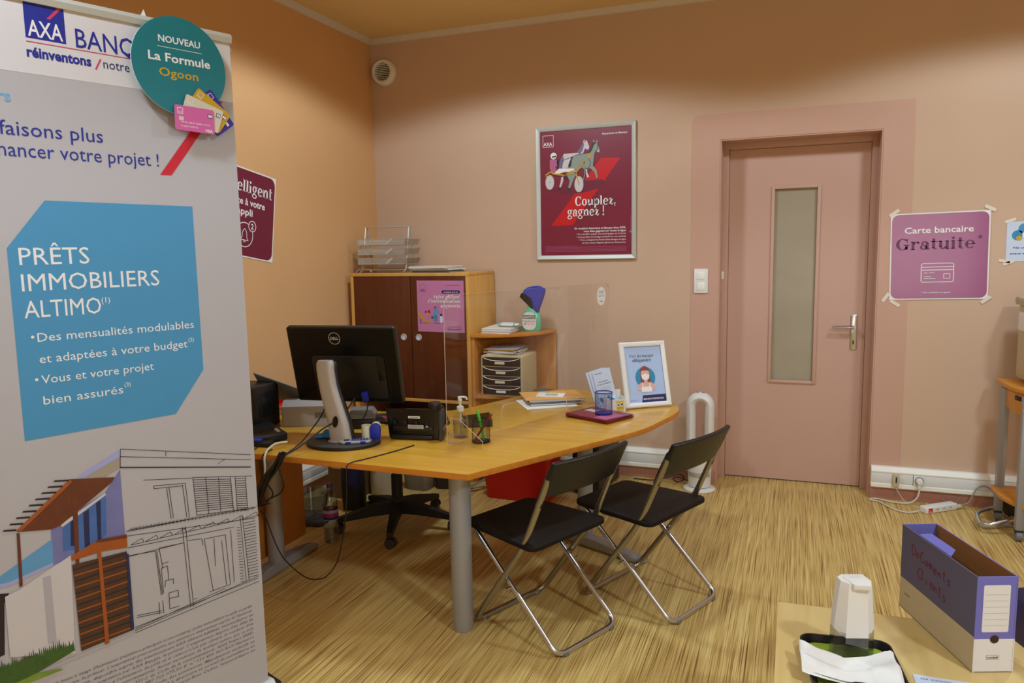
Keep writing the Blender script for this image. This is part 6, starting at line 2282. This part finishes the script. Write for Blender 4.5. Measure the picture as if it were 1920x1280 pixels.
scrawl('DoCuments', .060, .190, .030, .205)
m.obj('handwriting', AB)
m = MB(plane((-.0002, L2, 0), (0, -1, 0), (-1, 0, 0)))
scrawl('Clients', .095, .134, .032, .150)
m.obj('handwriting', AB)
m = MB(plane((-.0002, L2, 0), (0, -1, 0), (-1, 0, 0)))
m.text('combell', .026, .050, .008, 'mid_grey', 1, fit=.030)
m.obj('printed_mark', AB)
m = MB(Matrix.Translation((th, .20, H1)) @ Matrix.Rotation(-.5, 4, 'Y'))
m.prism([(.0015, -.075), (.026, -.058), (.026, .060), (.0015, .085)], -.0012, .0006, 'box_violet')
m.obj('tuck_flap', AB)
# closed lid hanging behind the right side
m = MB()
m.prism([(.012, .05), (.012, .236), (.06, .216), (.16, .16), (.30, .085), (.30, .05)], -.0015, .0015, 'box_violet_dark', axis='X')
lid = m.obj('lid', AB, Matrix.Translation((L1 + .004, 0, 0)) @ Matrix.Rotation(.20, 4, 'Y') @ Matrix.Translation((.045, 0, 0)))

# tray, dispenser, tissue, card
TRY = thing('serving_tray', 'black and lime green tray on the low table', 'tray', (.1585, 2.035, .4504), .12)
m = MB()
tub(-.108, -.150, .108, .100, .0005, .026, 'black_plastic', m, .005, .008)
m.obj('rim', TRY)
m = MB()
m.prism(rrect(-.095, -.138, .095, .088, .022), .0062, .0105, 'lime', b=.0015)
m.obj('liner', TRY)
m = MB()
m.box((0, -.045, .0135), (.186, .006, .005), 'lime', b=.001)
m.obj('ridge', TRY)

DS_ = thing('soap_dispenser', 'white faceted sensor dispenser with a clear tank on the tray', 'dispenser', (.163, 2.084, .4612), .30)
DS_.scale = (1.1, 1.1, 1.0)


def octo(w_, d_, c_):
    return [(-w_ + c_, -d_), (w_ - c_, -d_), (w_, -d_ + c_), (w_, d_ - c_), (w_ - c_, d_), (-w_ + c_, d_), (-w_, d_ - c_), (-w_, -d_ + c_)]


m = MB()
def loft(sections, c):
    V = [[m._v((*p, z)) for p in pts] for pts, z in sections]
    n = len(V[0])
    for i in range(len(V) - 1):
        for k in range(n):
            m._f([V[i][k], V[i][(k + 1) % n], V[i + 1][(k + 1) % n], V[i + 1][k]], c, False)
    m._f(V[0][::-1], c, False)
    m._f(V[-1], c, False)
loft([(octo(.049, .034, .022), .001), (octo(.0475, .033, .021), .074)], 'clear_pet')
m.obj('tank', DS_)
m = MB()
loft([(octo(.047, .032, .021), .003), (octo(.0465, .0315, .021), .030)], 'gel')
m.obj('liquid', DS_)
m = MB()
V0 = [(p[0], p[1]) for p in octo(.0478, .0334, .0215)]
zlow = [.062, .062, .078, .078, .062, .062, .078, .078]
A_ = [m._v((p[0], p[1], z)) for p, z in zip(V0, zlow)]
B_ = [m._v((p[0], p[1], .190)) for p in octo(.0385, .030, .016)]
C_ = [m._v((p[0], p[1] + .002, .208)) for p in octo(.034, .0265, .015)]
for k in range(8):
    m._f([A_[k], A_[(k + 1) % 8], B_[(k + 1) % 8], B_[k]], 'white_plastic', False)
    m._f([B_[k], B_[(k + 1) % 8], C_[(k + 1) % 8], C_[k]], 'white_plastic', False)
m._f(C_, 'white_plastic', False)
hd = m.obj('head', DS_)
m = MB()
m.prism([(-.022, .012), (-.012, -.036), (.026, -.040), (.036, -.012), (.030, .026), (-.012, .026)], .196, .2105, 'white_plastic', b=.002)
m.obj('spout', hd)
m = MB(plane((0, -.0350, .0), (1, 0, 0), (0, -1, .08)))
m.text('Aqua S', -.006, .076, .0055, 'ink_grey', 5, fit=.020)
m.T = Matrix.Translation((0, 0, .2107))
m.text('sensor', -.006, .006, .004, 'light_grey', 1, fit=.022)
m.obj('printed_mark', hd)

m = MB()
Rt = random.Random(11)


BE = [(.030, 2.040), (.085, 2.008), (.137, 1.990), (.19, 2.026), (.268, 2.092)]
FE = [(.038, 1.925), (.105, 1.906), (.157, 1.894), (.21, 1.882), (.280, 1.880)]


def lerp_edge(E_, u):
    t = u * (len(E_) - 1)
    i = min(int(t), len(E_) - 2)
    f = t - i
    f = f * f * (3 - 2 * f)
    return E_[i][0] * (1 - f) + E_[i + 1][0] * f, E_[i][1] * (1 - f) + E_[i + 1][1] * f


def tis(u, v):
    b_, f_ = lerp_edge(BE, u), lerp_edge(FE, u)
    x, y = b_[0] * (1 - v) + f_[0] * v, b_[1] * (1 - v) + f_[1] * v
    z = .4895 + .006 * math.sin(6 * u + 3 * v) + .005 * math.sin(11 * v + 3 * u) + .010 * math.exp(-((u - .06) / .08) ** 2) * (1 - v)
    z = max(z, .4825)
    if u > .94:
        z -= (u - .94) * .30
    return (x - .172, y - 2.0, z - .4504)


m.grid(tis, 48, 24, 'tissue')
m.grid(lambda u, v: (tis(u, v)[0] * .96 - .004, tis(u, v)[1] - .012 + .016 * u, tis(u, v)[2] - .0035), 40, 18, 'tissue')
tag(one(m, 'paper_towel', 'crumpled white paper towel lying across the black tray', 'paper towel', (.172, 2.0, .4504)))
m = MB()
m.box((0, 0, .0006), (.13, .085, .0008), 'blue_paper')
m.T = Matrix.Translation((0, 0, .0011))
m.text('AXA', -.05, .022, .008, 'ink_navy', 1, fit=.018)
m.text('prévention', -.025, .024, .007, 'ink_grey', 1, fit=.045)
tag(one(m, 'business_card', 'pale blue card at the front edge of the low table', 'card', (.372, 2.005, .4504), .02))
